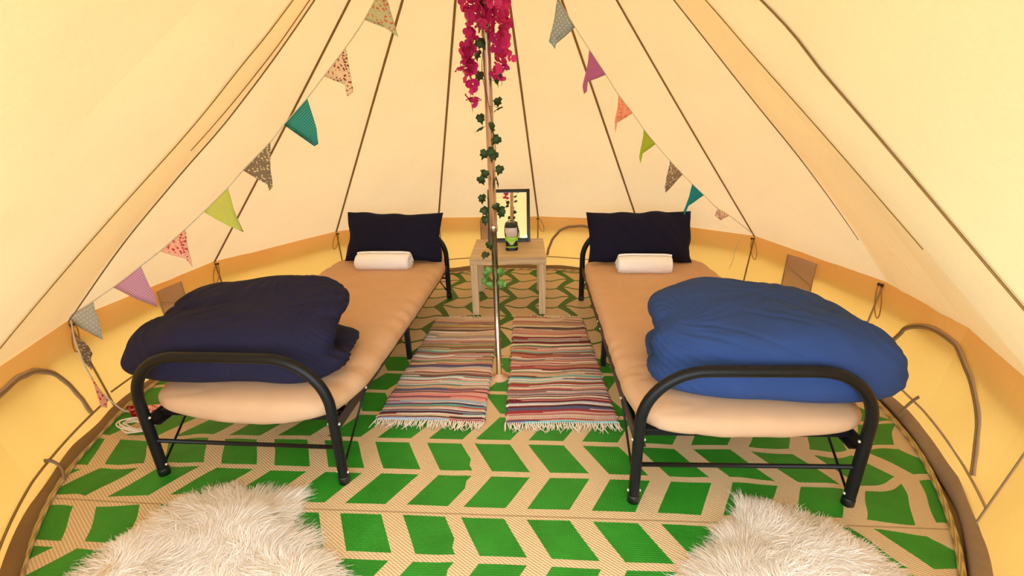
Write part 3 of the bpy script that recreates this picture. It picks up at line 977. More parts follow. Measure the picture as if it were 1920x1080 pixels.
# ---- pillows leaning on the head arches
def make_pillow(side, cx, y0, w, hgt, lean, label, seed, tilt=0.0):
    nu, nv = 46, 34
    u = np.linspace(-1, 1, nu)[:, None]; v = np.linspace(-1, 1, nv)[None, :]
    T = 0.10 * np.clip(1 - np.abs(u) ** 2.6, 0, 1) ** 0.55 * np.clip(1 - np.abs(v) ** 2.4, 0, 1) ** 0.55
    pin = 1 - 0.05 * (1 - np.abs(v) ** 2) * np.abs(u) ** 3
    piv = 1 - 0.075 * (1 - np.abs(u) ** 2) * np.abs(v) ** 3
    X_ = u * pin * w / 2 + 0 * v
    Z_ = v * piv * hgt / 2 + 0 * u
    P0 = np.stack([X_, Z_, 0 * X_], -1)
    wr = -0.010 * (1 - np.abs(vnoise(P0 * np.array((11, 5, 1)) + np.stack([P0[..., 1] * 9, P0[..., 0] * 4, 0 * X_], -1), 1.0, seed + 4))) ** 6 + 0.006 * vnoise(P0 * np.array((9, 5, 1)) + np.array((P0[..., 1] * 8, 0 * X_, 0 * X_)).transpose(1, 2, 0), 1.0, seed) + 0.006 * vnoise(P0, 5.0, seed + 2)
    wr = wr * np.clip(T / 0.03, 0, 1)
    edge = 0.012 * vnoise(P0, 9.0, seed + 7)
    def face(sg):
        d = sg * (T + wr)
        return np.stack([X_ + edge * np.abs(u) ** 4, d, Z_ + edge * np.abs(v) ** 4], -1).reshape(-1, 3)
    A, B = face(-1), face(1)
    Fa = grid_faces(nu, nv); Fb = grid_faces(nu, nv)[:, ::-1] + nu * nv
    V = np.concatenate([A, B]); F = np.concatenate([Fa, Fb])
    # weld the rim
    c, s = math.cos(lean), math.sin(lean)
    Y = V[:, 1] * c + (V[:, 2] + hgt / 2) * s
    Z = -V[:, 1] * s * 0.6 + (V[:, 2] + hgt / 2) * c
    sag = np.clip(1 - Z / 0.10, 0, 1)
    Z = np.maximum(Z, 0.004)
    Xx = V[:, 0]; ct, st = math.cos(tilt), math.sin(tilt)
    Xr, Zr = Xx * ct - Z * st, Xx * st + Z * ct
    V = np.stack([Xr + cx, Y + y0, np.maximum(Zr, 0.0) + 0.395], 1)
    loc, rz = bed_space(side)
    p = tag(empty('pillow', loc, rz), label, 'pillow', 'navy pillows')
    m = mesh_data('pillowcase', V, F, M['pillow'])
    bm = bmesh.new(); bm.from_mesh(m); bmesh.ops.remove_doubles(bm, verts=bm.verts, dist=0.0008); bm.to_mesh(m); bm.free()
    link('pillowcase', m, p)
    # stitched hem on the open end
    return p
make_pillow('L', 0.062, 0.735, 0.735, 0.375, 0.42, 'dark navy pillow at the head of the bed with the navy duvet', 5, -0.012)
make_pillow('R', -0.025, 0.735, 0.735, 0.375, 0.42, 'dark navy pillow at the head of the bed with the blue duvet', 15, -0.008)

# ---- rolled towels
def make_towel(side, cx, cy_, length, r, label, flip, rot):
    turns, n = 3.2, 120
    t = np.linspace(0, turns * 2 * PI, n)
    rr = 0.012 + (r - 0.012) * t / t[-1]
    prof = np.stack([rr * np.cos(t) * 1.08, rr * np.sin(t) * 0.96], 1)
    th = 0.0075
    d = np.gradient(prof, axis=0); d /= np.linalg.norm(d, axis=1)[:, None]
    nrm = np.stack([d[:, 1], -d[:, 0]], 1)
    outer, inner = prof + nrm * th * 0.9, prof - nrm * th * 0.9
    poly = np.concatenate([outer, inner[::-1]])
    k = len(poly)
    nx = 26
    xs = np.linspace(-1, 1, nx)
    V = np.zeros((nx, k, 3))
    tt = np.concatenate([t, t[::-1]]) / t[-1]
    for i, x in enumerate(xs):
        q = 1 - 0.10 * abs(x) ** 8
        V[i, :, 0] = x * length / 2 + flip * 0.022 * (1 - tt) * (abs(x) > 0.96)
        V[i, :, 1] = poly[:, 0] * q
        V[i, :, 2] = poly[:, 1] * q
    Pn = V.reshape(-1, 3)
    Pn = Pn + 0.003 * np.stack([vnoise(Pn, 14, 3 + j) for j in range(3)], 1)
    Pn[:, 2] = np.maximum(Pn[:, 2], -r * 0.86) + r * 0.86
    F = grid_faces(nx, k, wrap_v=True).tolist()
    m = n
    for e in (0, nx - 1):
        for j in range(m - 1):
            a, b2, c, d_ = e * k + j, e * k + j + 1, e * k + (k - 2 - j), e * k + (k - 1 - j)
            F.append([a, b2, c, d_] if e else [d_, c, b2, a])
    loc, rz = bed_space(side)
    (bx, by), brz = BEDS[side]
    w = in_bed(side, np.array((cx, cy_, 0.394)))
    o = obj('rolled_towel', Pn, F, M['towel'], None, loc=tuple(w), rot=(0, 0, brz + rot))
    tag(o, label, 'towel', 'rolled white towels')
make_towel('L', 0.040, 0.60, 0.385, 0.066, 'rolled white towel against the pillow on the bed with the navy duvet', 1, 0.02)
make_towel('R', -0.030, 0.56, 0.350, 0.066, 'rolled white towel against the pillow on the bed with the blue duvet', -1, -0.05)

# ------------------------------------------------------------------ rag rugs
def rc(r, g, b): return lin(r, g, b)
PAL_FRONT = [rc(*c) for c in [(240, 232, 226), (228, 205, 190), (238, 160, 150), (176, 58, 62), (120, 34, 46), (122, 196, 190), (170, 190, 214), (60, 44, 50), (232, 214, 170), (214, 150, 130), (98, 100, 140), (245, 240, 236), (226, 180, 170), (86, 150, 104), (196, 90, 92), (150, 120, 120)]]
PAL_BACK = [rc(*c) for c in [(232, 206, 178), (214, 178, 150), (196, 150, 118), (236, 216, 196), (168, 96, 76), (120, 78, 66), (226, 190, 150), (206, 160, 150), (150, 128, 112), (196, 120, 96), (240, 224, 206), (204, 172, 110), (178, 84, 78)]]
def make_rug(corners, seed, label):
    R = np.random.default_rng(seed)
    bl, br, fr, fl = [np.array(c, float) for c in corners]
    rows, cols, sub = 150, 46, 3
    ys = []
    V, Cc = [], []
    wv = R.normal(0, 1, (rows + 1, 5))
    rowcols = []
    for i in range(rows):
        f = i / rows
        pal = PAL_FRONT if R.random() < 0.15 + 0.95 * f else PAL_BACK
        c0 = pal[R.integers(len(pal))]
        if i and R.random() < 0.28: c0 = rowcols[-1][0]
        c1 = c0; cut = 2.0
        if R.random() < 0.45:
            c1 = pal[R.integers(len(pal))]; cut = R.uniform(0.1, 0.9)
        rowcols.append((c0, c1, cut))
    edgeL = 0.008 * R.normal(0, 1, rows * sub + 1); edgeR = 0.008 * R.normal(0, 1, rows * sub + 1)
    k = np.ones(5) / 5
    edgeL = np.convolve(edgeL, k, 'same'); edgeR = np.convolve(edgeR, k, 'same')
    for i in range(rows * sub):
        f = (i + 0.5) / (rows * sub)
        ri, ph = divmod(i, sub)
        zz = (0.0145, 0.0185, 0.0145)[ph]
        for j in range(cols):
            u = j / (cols - 1)
            a = bl * (1 - u) + br * u; b = fl * (1 - u) + fr * u
            wob = 0.006 * math.sin(u * 5 + f * 4 + seed) + 0.003 * math.sin(u * 13 + f * 23)
            ff = min(max(f + wob, 0), 1)
            p = a * (1 - ff) + b * ff
            p = p + (br - bl) / np.linalg.norm(br - bl) * (edgeL[i] * (1 - u) + edgeR[i] * u)
            low = 0.55 if j in (0, cols - 1) else 1.0
            V.append((p[0], p[1], 0.004 + zz * low + 0.002 * math.sin(u * 9 + f * 31)))
            c0, c1, cut = rowcols[ri]
            c = c0 if u < cut else c1
            s = 0.92 if ph != 1 else 1.0
            Cc.append((c[0], c[1], c[2], 1))
    n = len(V)
    F = grid_faces(rows * sub, cols)
    r = tag(empty('rag_rug', (0, 0, 0)), label, 'rug', 'striped rag rugs')
    o = obj('woven_body', V, F, M['rag'], r, col=Cc)
    sk = o.modifiers.new('thick', 'SOLIDIFY'); sk.thickness = 0.010; sk.offset = -1
    # knotted cotton fringe, too fine to pick apart
    for (a, b, dirn) in ((bl, br, 1), (fl, fr, -1)):
        parts = []
        along = (b - a) / np.linalg.norm(b - a)
        outv = np.array((-along[1], along[0])) * dirn
        for q in np.linspace(0.005, 0.995, 52):
            p = a * (1 - q) + b * q
            for rep in range(2):
                L_ = R.uniform(0.035, 0.075) * (1 if dirn < 0 else 0.75)
                sd = R.normal(0, 0.35)
                pts = []
                for s in np.linspace(0, 1, 5):
                    bend = sd * s * s
                    pp = p + outv * (L_ * s - 0.006) + along * (L_ * bend * 0.9 + R.normal(0, 0.0012))
                    pts.append((pp[0], pp[1], 0.014 - 0.004 * s + 0.006 * math.sin(s * PI) * R.random()))
                parts.append(tube(np.array(pts), np.linspace(0.0032, 0.0020, 5), 5))
        fo = obj('fringe', *join(*parts), M['cotton'], r)
        tag(fo, 'off-white knotted fringe', kind='stuff')
    return r
make_rug([(-0.785, 3.05), (-0.315, 3.06), (-0.285, 1.84), (-0.822, 1.845)], 11, 'striped rag rug left of the tent pole')
make_rug([(-0.215, 3.07), (0.285, 3.075), (0.362, 1.85), (-0.182, 1.835)], 23, 'striped rag rug right of the tent pole')

# ------------------------------------------------------------------ sheepskins
def point_in(poly, P):
    x, y = P[:, 0], P[:, 1]
    ins = np.zeros(len(P), bool)
    n = len(poly)
    for i in range(n):
        x1, y1 = poly[i]; x2, y2 = poly[(i + 1) % n]
        c = ((y1 > y) != (y2 > y)) & (x < (x2 - x1) * (y - y1) / (y2 - y1 + 1e-12) + x1)
        ins ^= c
    return ins
def edge_dist(poly, P):
    d = np.full(len(P), 9.0)
    n = len(poly)
    for i in range(n):
        a, b = poly[i], poly[(i + 1) % n]
        ab = b - a; t = np.clip(((P - a) @ ab) / (ab @ ab), 0, 1)
        d = np.minimum(d, np.linalg.norm(P - a - t[:, None] * ab, axis=1))
    return d
def make_sheepskin(outline, seed, label, nh, mat, mound):
    R = np.random.default_rng(seed)
    pts = np.array(outline, float)
    per = np.vstack([pts[-1:], pts, pts[:2]])
    poly = catmull(np.vstack([pts, pts[:1]]), 120)[:-1]
    ctr = poly.mean(0)
    def height(P):
        d = edge_dist(poly, P)
        q = np.concatenate([P, np.zeros((len(P), 1))], 1)
        return 0.014 + mound * smooth01(d / 0.16) + 0.012 * vnoise(q, 6.0, seed) * smooth01(d / 0.1)
    root = tag(empty('sheepskin', (ctr[0], ctr[1], 0.0)), label, 'sheepskin rug', 'shaggy sheepskins')
    # hide: rings shrinking to the middle
    V, F = [], []
    rings = 12
    for k in range(rings):
        s = 1 - k / rings
        Q = ctr + (poly - ctr) * (0.2 + 0.8 * s if k < rings - 1 else 0.05)
        z = height(Q) if k else np.full(len(Q), 0.012)
        V.append(np.stack([Q[:, 0] - ctr[0], Q[:, 1] - ctr[1], z], 1))
    V = np.array(V)
    obj('hide', V.reshape(-1, 3), grid_faces(rings, len(poly), wrap_v=True).tolist() + [[(rings - 1) * len(poly) + i for i in range(len(poly))]], M['hide'], root)
    lo, hi = poly.min(0), poly.max(0)
    P = R.uniform(lo, hi, (nh * 3, 2)); P = P[point_in(poly, P)][:nh]
    n = len(P)
    z0 = height(P)
    q3 = np.concatenate([P, np.zeros((n, 1))], 1)
    ang = 2.6 * vnoise(q3, 3.2, seed + 1) + 1.3 * vnoise(q3, 11.0, seed + 2) + R.normal(0, 0.35, n) + math.atan2(0.9, 0.25)
    out = P - ctr; dn = np.linalg.norm(out, axis=1)[:, None]; out /= dn + 1e-9
    dE = edge_dist(poly, P)
    eo = smooth01(1 - dE / 0.09)[:, None]
    D = np.stack([np.cos(ang), np.sin(ang)], 1) * (1 - 0.75 * eo) + out * (0.25 + 0.9 * eo)
    D /= np.linalg.norm(D, axis=1)[:, None] + 1e-9
    clump = vnoise(q3, 26.0, seed + 4)
    L_ = (0.058 + 0.020 * clump + R.normal(0, 0.008, n)).clip(0.022, 0.09)
    lift = (0.62 - 0.25 * eo[:, 0] + 0.25 * vnoise(q3, 14.0, seed + 6) + R.normal(0, 0.14, n)).clip(0.08, 1.1)
    K = 5
    s = np.linspace(0, 1, K)
    curl = R.normal(0, 0.35, n)
    perp = np.stack([-D[:, 1], D[:, 0]], 1)
    path = np.zeros((n, K, 3))
    for k in range(K):
        t = s[k]
        hor = L_ * (t * np.cos(lift) + 0.25 * t * t)
        ver = L_ * (t * np.sin(lift) - 0.38 * t * t)
        xy = P + D * hor[:, None] + perp * (L_ * curl * t * t * 0.6)[:, None]
        path[:, k, :2] = xy
        path[:, k, 2] = np.maximum(z0 + ver, 0.009)
    wdir = np.stack([perp[:, 0], perp[:, 1], R.normal(0, 0.5, n)], 1)
    wdir /= np.linalg.norm(wdir, axis=1)[:, None]
    wid = (0.0013 * (1 - 0.75 * s))[None, :, None]
    A = path - wdir[:, None] * wid; B = path + wdir[:, None] * wid
    V = np.stack([A, B], 2).reshape(-1, 3)
    V[:, 0] -= ctr[0]; V[:, 1] -= ctr[1]
    base = (np.arange(n) * K * 2)[:, None]
    k = np.arange(K - 1)[None, :] * 2
    F = np.stack([base + k, base + k + 1, base + k + 3, base + k + 2], -1).reshape(-1, 4)
    fo = obj('wool', V, F, mat, root)
    tag(fo, 'long shaggy wool pile', kind='stuff')
make_sheepskin([(-0.965, 1.335), (-1.10, 1.335), (-1.24, 1.355), (-1.38, 1.29), (-1.46, 1.17), (-1.50, 1.02), (-1.46, 0.84), (-1.32, 0.66), (-1.08, 0.56), (-0.82, 0.60), (-0.62, 0.74), (-0.60, 0.92), (-0.70, 1.05), (-0.83, 1.13), (-0.925, 1.20), (-0.945, 1.28)],
               3, 'shaggy cream sheepskin on the mat before the bed with the navy duvet', 34000, M['fur'], 0.03)
make_sheepskin([(0.735, 1.375), (0.84, 1.355), (0.96, 1.315), (1.05, 1.21), (1.10, 1.08), (1.08, 0.90), (0.95, 0.72), (0.72, 0.62), (0.50, 0.68), (0.42, 0.84), (0.44, 0.99), (0.50, 1.10), (0.61, 1.18), (0.69, 1.28)],
               9, 'shaggy white sheepskin on the mat before the bed with the blue duvet', 34000, M['fur'], 0.035)

# ------------------------------------------------------------------ side table with mirror and lantern
TX, TY, TR = -0.2625, 3.4108, 0.0412
tb = tag(empty('side_table', (TX, TY, 0), TR), 'small square pale oak side table between the beds', 'table')
obj('tabletop', *bevel_box(-.275, .275, -.275, .275, .400, .450, .002, 1), M['wood'], tb, smooth=False)
for sx in (-1, 1):
    for sy in (-1, 1):
        x, y = sx * .2475, sy * .2475
        obj('leg', *bevel_box(x - .025, x + .025, y - .025, y + .025, 0.006, .400, .002, 1), M['wood_v'], tb, smooth=False)

mw, mh, md = .335, .425, .018
mir = tag(empty('mirror', (-0.268, 3.545, 0.4505), 0.035), 'black-framed rectangular mirror leaning on the side table', 'mirror')
LEAN = math.radians(17.5)
fr_ = 0.026
def tilt(V):
    V = np.asarray(V, float); c, s = math.cos(LEAN), math.sin(LEAN)
    return np.stack([V[:, 0], V[:, 1] * c + V[:, 2] * s, -V[:, 1] * s + V[:, 2] * c], 1)
z0m = 0.008
for nm, bx in (('frame_side', (-mw / 2, -mw / 2 + fr_, z0m, mh)), ('frame_side', (mw / 2 - fr_, mw / 2, z0m, mh)),
               ('frame_side', (-mw / 2 + fr_, mw / 2 - fr_, mh - fr_, mh)), ('frame_side', (-mw / 2 + fr_, mw / 2 - fr_, z0m, z0m + fr_ * 1.25))):
    V, F = bevel_box(bx[0], bx[1], -md / 2, md / 2, bx[2], bx[3], .0025, 2)
    obj(nm, tilt(V), F, M['black_plastic'], mir)
V, F = bevel_box(-mw / 2 + fr_ - .004, mw / 2 - fr_ + .004, -.002, .002, z0m + fr_ * 1.2, mh - fr_ + .004, 0, 0)
obj('mirror_glass', tilt(V), F, M['mirror'], mir, smooth=False)
V, F = bevel_box(-mw / 2 + .01, mw / 2 - .01, .004, .008, z0m + .01, mh - .01, 0, 0)
obj('backing_board', tilt(V), F, M['black_plastic'], mir, smooth=False)
obj('easel_strut', *bar((0, .115, .27), (0, .128, .004), .05, .006), M['black_plastic'], mir, smooth=False)

la = tag(empty('camping_lantern', (-0.236, 3.365, 0.4505), 0.05), 'green and black camping lantern standing before the mirror', 'lantern')
def sq_lathe(prof, n=4.0, segs=32):
    a = np.linspace(0, 2 * PI, segs, endpoint=False)
    sq = 1.0 / (np.abs(np.cos(a)) ** n + np.abs(np.sin(a)) ** n) ** (1 / n)
    V = np.array([[(r * s * math.cos(t), r * s * math.sin(t), z) for t, s in zip(a, sq)] for r, z in prof]).reshape(-1, 3)
    F = grid_faces(len(prof), segs, wrap_v=True).tolist()
    F.append(list(range(segs))[::-1]); F.append(list(range((len(prof) - 1) * segs, len(prof) * segs)))
    return V, F
LS = 0.95
def S_(p): return [(r * LS, z * LS) for r, z in p]
obj('base', *sq_lathe(S_([(.046, 0), (.050, .006), (.050, .022), (.047, .026)])), M['black_plastic'], la)
obj('base_stripe', *sq_lathe(S_([(.0465, .026), (.0490, .027), (.0490, .033), (.0465, .034)])), M['green_plastic'], la)
obj('body', *sq_lathe(S_([(.046, .034), (.049, .042), (.046, .075), (.045, .090), (.043, .094)])), M['black_plastic'], la)
obj('collar', *sq_lathe(S_([(.0465, .078), (.0505, .082), (.0505, .104), (.044, .109)])), M['green_plastic'], la)
yf = -.0485 * LS
V = np.array([(-.036, yf, .085), (.036, yf, .085), (.018, yf - .001, .062), (.010, yf - .0015, .048), (-.010, yf - .0015, .048), (-.018, yf - .001, .062)]) * np.array((LS, 1, LS))
Vb = V + np.array((0, .006, 0)); V[:, 1] -= .002
F = [[0, 1, 2, 3, 4, 5][::-1], [6, 7, 8, 9, 10, 11]] + [[i, (i + 1) % 6, 6 + (i + 1) % 6, 6 + i] for i in range(6)]
obj('front_badge', np.vstack([V, Vb]), F, M['green_plastic'], la, smooth=False)
bt = obj('power_button', *lathe([(.0001, 0), (.009, 0), (.008, .003), (.0001, .004)], 16), M['frost'], la)
bt.location = (0, yf - .002, .062); bt.rotation_euler = (PI / 2, 0, 0)
obj('diffuser', *sq_lathe(S_([(.040, .109), (.043, .112), (.045, .182), (.042, .186)]), 5.0), M['frost'], la)
obj('cap', *sq_lathe(S_([(.043, .184), (.050, .187), (.050, .200), (.045, .210), (.030, .215), (.0001, .216)])), M['black_plastic'], la)
for sx in (-1, 1):
    obj('side_guard', *tube(np.array([(sx * .049, -.012, .105), (sx * .0515, -.012, .15), (sx * .050, -.012, .195)]) * LS, .0035, 8), M['black_plastic'], la)
hp = [(.048 * math.cos(t) * LS, .008, (.196 + .034 * math.sin(t)) * LS) for t in np.linspace(0, PI, 20)]
obj('carry_handle', *tube(np.array(hp), .0032, 8), M['black_plastic'], la)

# ------------------------------------------------------------------ centre pole
pole = tag(empty('tent_pole', (CX, CY, 0)), 'steel centre pole standing between the two rag rugs', 'tent pole')
obj('upper_tube', *tube(np.array([(0, 0, .875), (0, 0, 1.6), (0, 0, 2.64)]), .0185, 24), M['pole_upper'], pole)
obj('lower_tube', *tube(np.array([(0, 0, .02), (0, 0, .5), (0, 0, .90)]), .0155, 24), M['pole_lower'], pole)
obj('joint_collar', *lathe([(.0150, .855), (.0195, .857), (.0200, .872), (.0195, .885), (.0185, .888)], 24), M['pole_lower'], pole)
obj('foot_plate', *lathe([(.0001, .006), (.052, .006), (.052, .011), (.022, .016), (.019, .032), (.0001, .034)], 28), M['sheet'], pole)

# ------------------------------------------------------------------ garlands
vn = np.array((CX, CY)); vn /= np.linalg.norm(vn)
SIDE = np.array((vn[1], -vn[0], 0.0)); FWD = np.array((vn[0], vn[1], 0.0))
def rot_basis(normal, up):
    n = Vector(normal).normalized(); u = Vector(up); u = (u - n * u.dot(n)).normalized(); s = u.cross(n)
    return Matrix((s, u, n)).transposed()
def ivy_leaf_mesh(size, mat, seed):
    R = np.random.default_rng(seed)
    out = [(0, -.50), (.22, -.58), (.52, -.28), (.34, -.02), (.40, .18), (.16, .22), (0, .62), (-.16, .22), (-.40, .18), (-.34, -.02), (-.52, -.28), (-.22, -.58)]
    V = [(0, -.06, .06)]
    for x, y in out:
        x *= R.uniform(.88, 1.12); y *= R.uniform(.9, 1.1)
        V.append((x, y, -.10 * (x * x + y * y) * 2 + .05 * R.normal()))
    n = len(out)
    F = [[0, 1 + i, 1 + (i + 1) % n] for i in range(n)]
    top = np.array(V) * size
    V2 = np.vstack([top, top - np.array((0, 0, .0012))])
    F2 = F + [[b + n + 1 for b in f[::-1]] for f in F] + [[1 + (i + 1) % n, 1 + i, n + 2 + i, n + 2 + (i + 1) % n] for i in range(n)]
    return mesh_data('leaf', V2, F2, mat, smooth=True)
leafs = [ivy_leaf_mesh(.047, M['leaf'], i) for i in range(4)]
leafs_l = [ivy_leaf_mesh(.042, M['leaf_light'], 9 + i) for i in range(3)]
IVY = [(-.04, 1.387), (-.054, 1.343), (.008, 1.348), (.025, 1.293), (-.032, 1.229), (-.003, 1.24), (.012, 1.222), (.037, 1.156), (-.035, 1.138), (-.049, 1.11), (.028, 1.103), (-.051, 1.013), (-.038, .962), (-.041, .917), (.018, .981), (.043, .959), (.038, .936), (.042, 1.457), (.044, 1.432), (-.04, 1.569), (.044, 1.558), (.03, 1.588), (-.044, 1.654), (-.024, 1.693), (-.018, 1.773), (-.015, 1.841), (-.001, 1.859), (.035, 1.543), (-.051, .72), (-.037, .659), (.025, .648), (-.048, .607), (-.058, .576), (-.032, .577), (.038, .58), (.027, .586), (-.024, .784), (-.045, .640), (.036, .612)]
ivy = tag(empty('ivy_garland', (CX, CY, 0)), 'trailing ivy garland wound down the centre pole', 'garland')
RI = np.random.default_rng(31)
z = np.linspace(1.95, .52, 150)
turn = (1.95 - z) * 9.5
rr = .0215 + .004 * np.sin(z * 17)
vine = np.stack([rr * np.cos(turn), rr * np.sin(turn), z], 1)
obj('vine', *tube(vine, .0016, 6), M['stem'], ivy)
for i, (sx, zz) in enumerate(IVY):
    front = -1 if abs(sx) < .03 else RI.choice((-1, 1))
    dpt = front * RI.uniform(.022, .04)
    pos = SIDE * sx + FWD * dpt + np.array((0, 0, zz))
    nrm = Vector(-FWD) + Vector(RI.normal(0, .45, 3))
    low = zz < .66
    o = link('leaf', (leafs_l if low else leafs)[RI.integers(3)], ivy)
    o.matrix_local = Matrix.Translation(Vector(pos)) @ rot_basis(nrm, Vector((RI.normal(0, .6), RI.normal(0, .3), -1))).to_4x4()
    k = int(np.argmin(np.abs(z - zz - .01)))
    mid = (vine[k] + pos) / 2 + np.array((0, 0, .006))
    obj('leaf_stalk', *tube(np.array([vine[k], mid, pos]), .0010, 5), M['stem'], ivy)

def blossom_mesh(size, mat, seed):
    R = np.random.default_rng(seed)
    V, F = [], []
    for k in range(3):                              # three broad papery bracts
        a0 = k * 2 * PI / 3 + R.normal(0, .2)
        nu, nv = 5, 4
        b = len(V)
        for i in range(nu):
            t = i / (nu - 1)
            wdt = .62 * math.sin(PI * (.12 + .80 * t)) ** .8
            for j in range(nv):
                s = (j / (nv - 1) * 2 - 1) * wdt
                x, y = .08 + t * .95, s
                zz = .45 * t * t + .22 * s * s + .10 * R.normal() * t
                V.append((x * math.cos(a0) - y * math.sin(a0), x * math.sin(a0) + y * math.cos(a0), zz))
        F += [[b + q for q in f] for f in grid_faces(nu, nv).tolist()]
    return mesh_data('blossom', np.array(V) * size, F, mat)
bls = [blossom_mesh(.031, M['petal'] if i % 3 else M['petal2'], 50 + i) for i in range(6)]
fg = tag(empty('flower_garland', (CX, CY, 0)), 'magenta silk flower garland hanging at the top of the pole', 'garland')
RF = np.random.default_rng(77)
# hanging sprays: side offset, depth offset, top, bottom, width, count
SPRAYS = [(-.062, -.03, 2.12, 1.70, .036, 22), (-.075, .02, 2.10, 1.66, .034, 18), (-.020, -.05, 2.12, 1.74, .034, 20), (.030, -.05, 2.12, 1.70, .034, 20),
          (.062, -.01, 2.10, 1.60, .034, 26), (.082, .03, 1.98, 1.66, .026, 14), (.058, -.03, 1.74, 1.545, .026, 12), (-.088, -.01, 1.70, 1.585, .034, 13), (-.072, -.02, 1.58, 1.44, .013, 7), (.0, .05, 2.10, 1.74, .04, 14), (-.105, .0, 1.665, 1.60, .022, 4)]
for sx, dp, zt, zb, wd, cnt in SPRAYS:
    top = SIDE * sx * .5 + FWD * dp * .6 + np.array((0, 0, zt)); bot = SIDE * sx * 1.03 + FWD * dp + np.array((0, 0, zb - .02))
    st = catmull(np.array([top, (top + bot) / 2 + SIDE * sx * .35, bot]), 14)
    obj('spray_stem', *tube(st, .0012, 5), M['stem'], fg)
    for i in range(cnt):
        f = (i + RF.uniform(0, 1)) / cnt
        zz = zt + (zb - zt) * f
        taper = 1.0 if f < .75 else 1.0 - (f - .75) * 1.6
        pos = SIDE * (sx + RF.normal(0, wd * .55) * taper) + FWD * (dp + RF.normal(0, wd * .5)) + np.array((0, 0, zz))
        hxy = np.hypot(pos[0], pos[1])
        if hxy < .034: pos[:2] *= .034 / (hxy + 1e-6)
        o = link('blossom', bls[RF.integers(6)], fg)
        nrm = Vector(RF.normal(0, .8, 3)) + Vector(-FWD) * .5 + Vector((0, 0, -.35))
        sc = RF.uniform(.8, 1.15) * (0.82 if f > .85 else 1)
        o.matrix_local = Matrix.Translation(Vector(pos)) @ rot_basis(nrm, Vector(RF.normal(0, 1, 3))).to_4x4() @ Matrix.Scale(sc, 4)

# ------------------------------------------------------------------ bunting
FM = {
    'sage': flag_mat('sage_posy_cotton', lin(222, 222, 200), lin(228, 130, 116), 'floral', 90),
    'ditsy': flag_mat('cream_ditsy_cotton', lin(252, 232, 216), lin(170, 70, 66), 'floral', 95),
    'teal': flag_mat('teal_gingham_cotton', lin(34, 152, 158), lin(110, 196, 194), 'gingham', 110),
    'brown': flag_mat('grey_floral_cotton', lin(166, 144, 126), lin(250, 236, 206), 'floral', 100),
    'lime': flag_mat('lime_gingham_cotton', lin(216, 224, 110), lin(238, 240, 150), 'gingham', 110),
    'pink': flag_mat('pink_posy_cotton', lin(255, 214, 196), lin(222, 84, 84), 'floral', 70),
    'lilac': flag_mat('lilac_gingham_cotton', lin(206, 146, 200), lin(246, 216, 234), 'gingham', 110),
    'grey': flag_mat('grey_star_cotton', lin(204, 208, 208), lin(232, 232, 228), 'dots', 60),
    'blue': flag_mat('pale_blue_dot_cotton', lin(186, 196, 218), lin(228, 230, 238), 'dots', 60),
    'purple': flag_mat('purple_check_cotton', lin(196, 96, 184), lin(228, 164, 216), 'gingham', 130),
    'coral': flag_mat('coral_cotton', lin(255, 198, 176), lin(238, 162, 138), 'floral', 60),
    'limep': flag_mat('plain_lime_cotton', lin(200, 216, 84)),
    'tealp': flag_mat('plain_teal_cotton', lin(52, 164, 174)),
    'red': flag_mat('red_floral_cotton', lin(176, 28, 44), lin(236, 180, 170), 'floral', 60),
}
def flag(parent, pts, ang, mat, label, curl, seed):
    """cloth triangle hanging in the upright plane of its string"""
    t = math.radians(ang); dv = np.array((math.cos(t), math.sin(t), 0)); nv = np.array((-math.sin(t), math.cos(t), 0))
    p = np.array(pts, float)
    if p.shape[1] == 2:
        W3 = np.array((CX, CY, 0)) + p[:, :1] * dv + np.array([(0, 0, z) for z in p[:, 1]])
    else:
        W3 = p
    bm = bmesh.new()
    vs_ = [bm.verts.new(w) for w in W3]
    f = bm.faces.new(vs_)
    bmesh.ops.triangulate(bm, faces=[f])
    bmesh.ops.subdivide_edges(bm, edges=bm.edges[:], cuts=5, use_grid_fill=True)
    bmesh.ops.triangulate(bm, faces=[f for f in bm.faces if len(f.verts) > 3])
    bm.verts.index_update()
    V = np.array([v.co[:] for v in bm.verts]); F = [[v.index for v in f.verts] for f in bm.faces]
    bm.free()
    a, b = W3[0], W3[1]
    ab = (b - a) / np.linalg.norm(b - a)
    d = V - a
    dist = np.linalg.norm(d - (d @ ab)[:, None] * ab, axis=1)
    al = d @ ab
    V = V + nv * (curl * (dist / .14) ** 2 + .004 * np.sin(al * 60 + seed) * np.clip(dist / .05, 0, 1))[:, None]
    uv = np.stack([al, -dist], 1)
    o = obj('flag', V, F, mat, parent, uv=uv)
    o['label'] = label
    so = o.modifiers.new('thick', 'SOLIDIFY'); so.thickness = 0.0012; so.offset = 0
    return o
def string(parent, pts, ang, r=.0022):
    t = math.radians(ang); dv = np.array((math.cos(t), math.sin(t), 0))
    p = np.array(pts, float)
    W3 = np.array((CX, CY, 0)) + p[:, :1] * dv + np.stack([0 * p[:, 1], 0 * p[:, 1], p[:, 1]], 1) if p.shape[1] == 2 else p
    return obj('string', *tube(catmull(W3, len(W3) * 6), r, 6), M['tape'], parent)

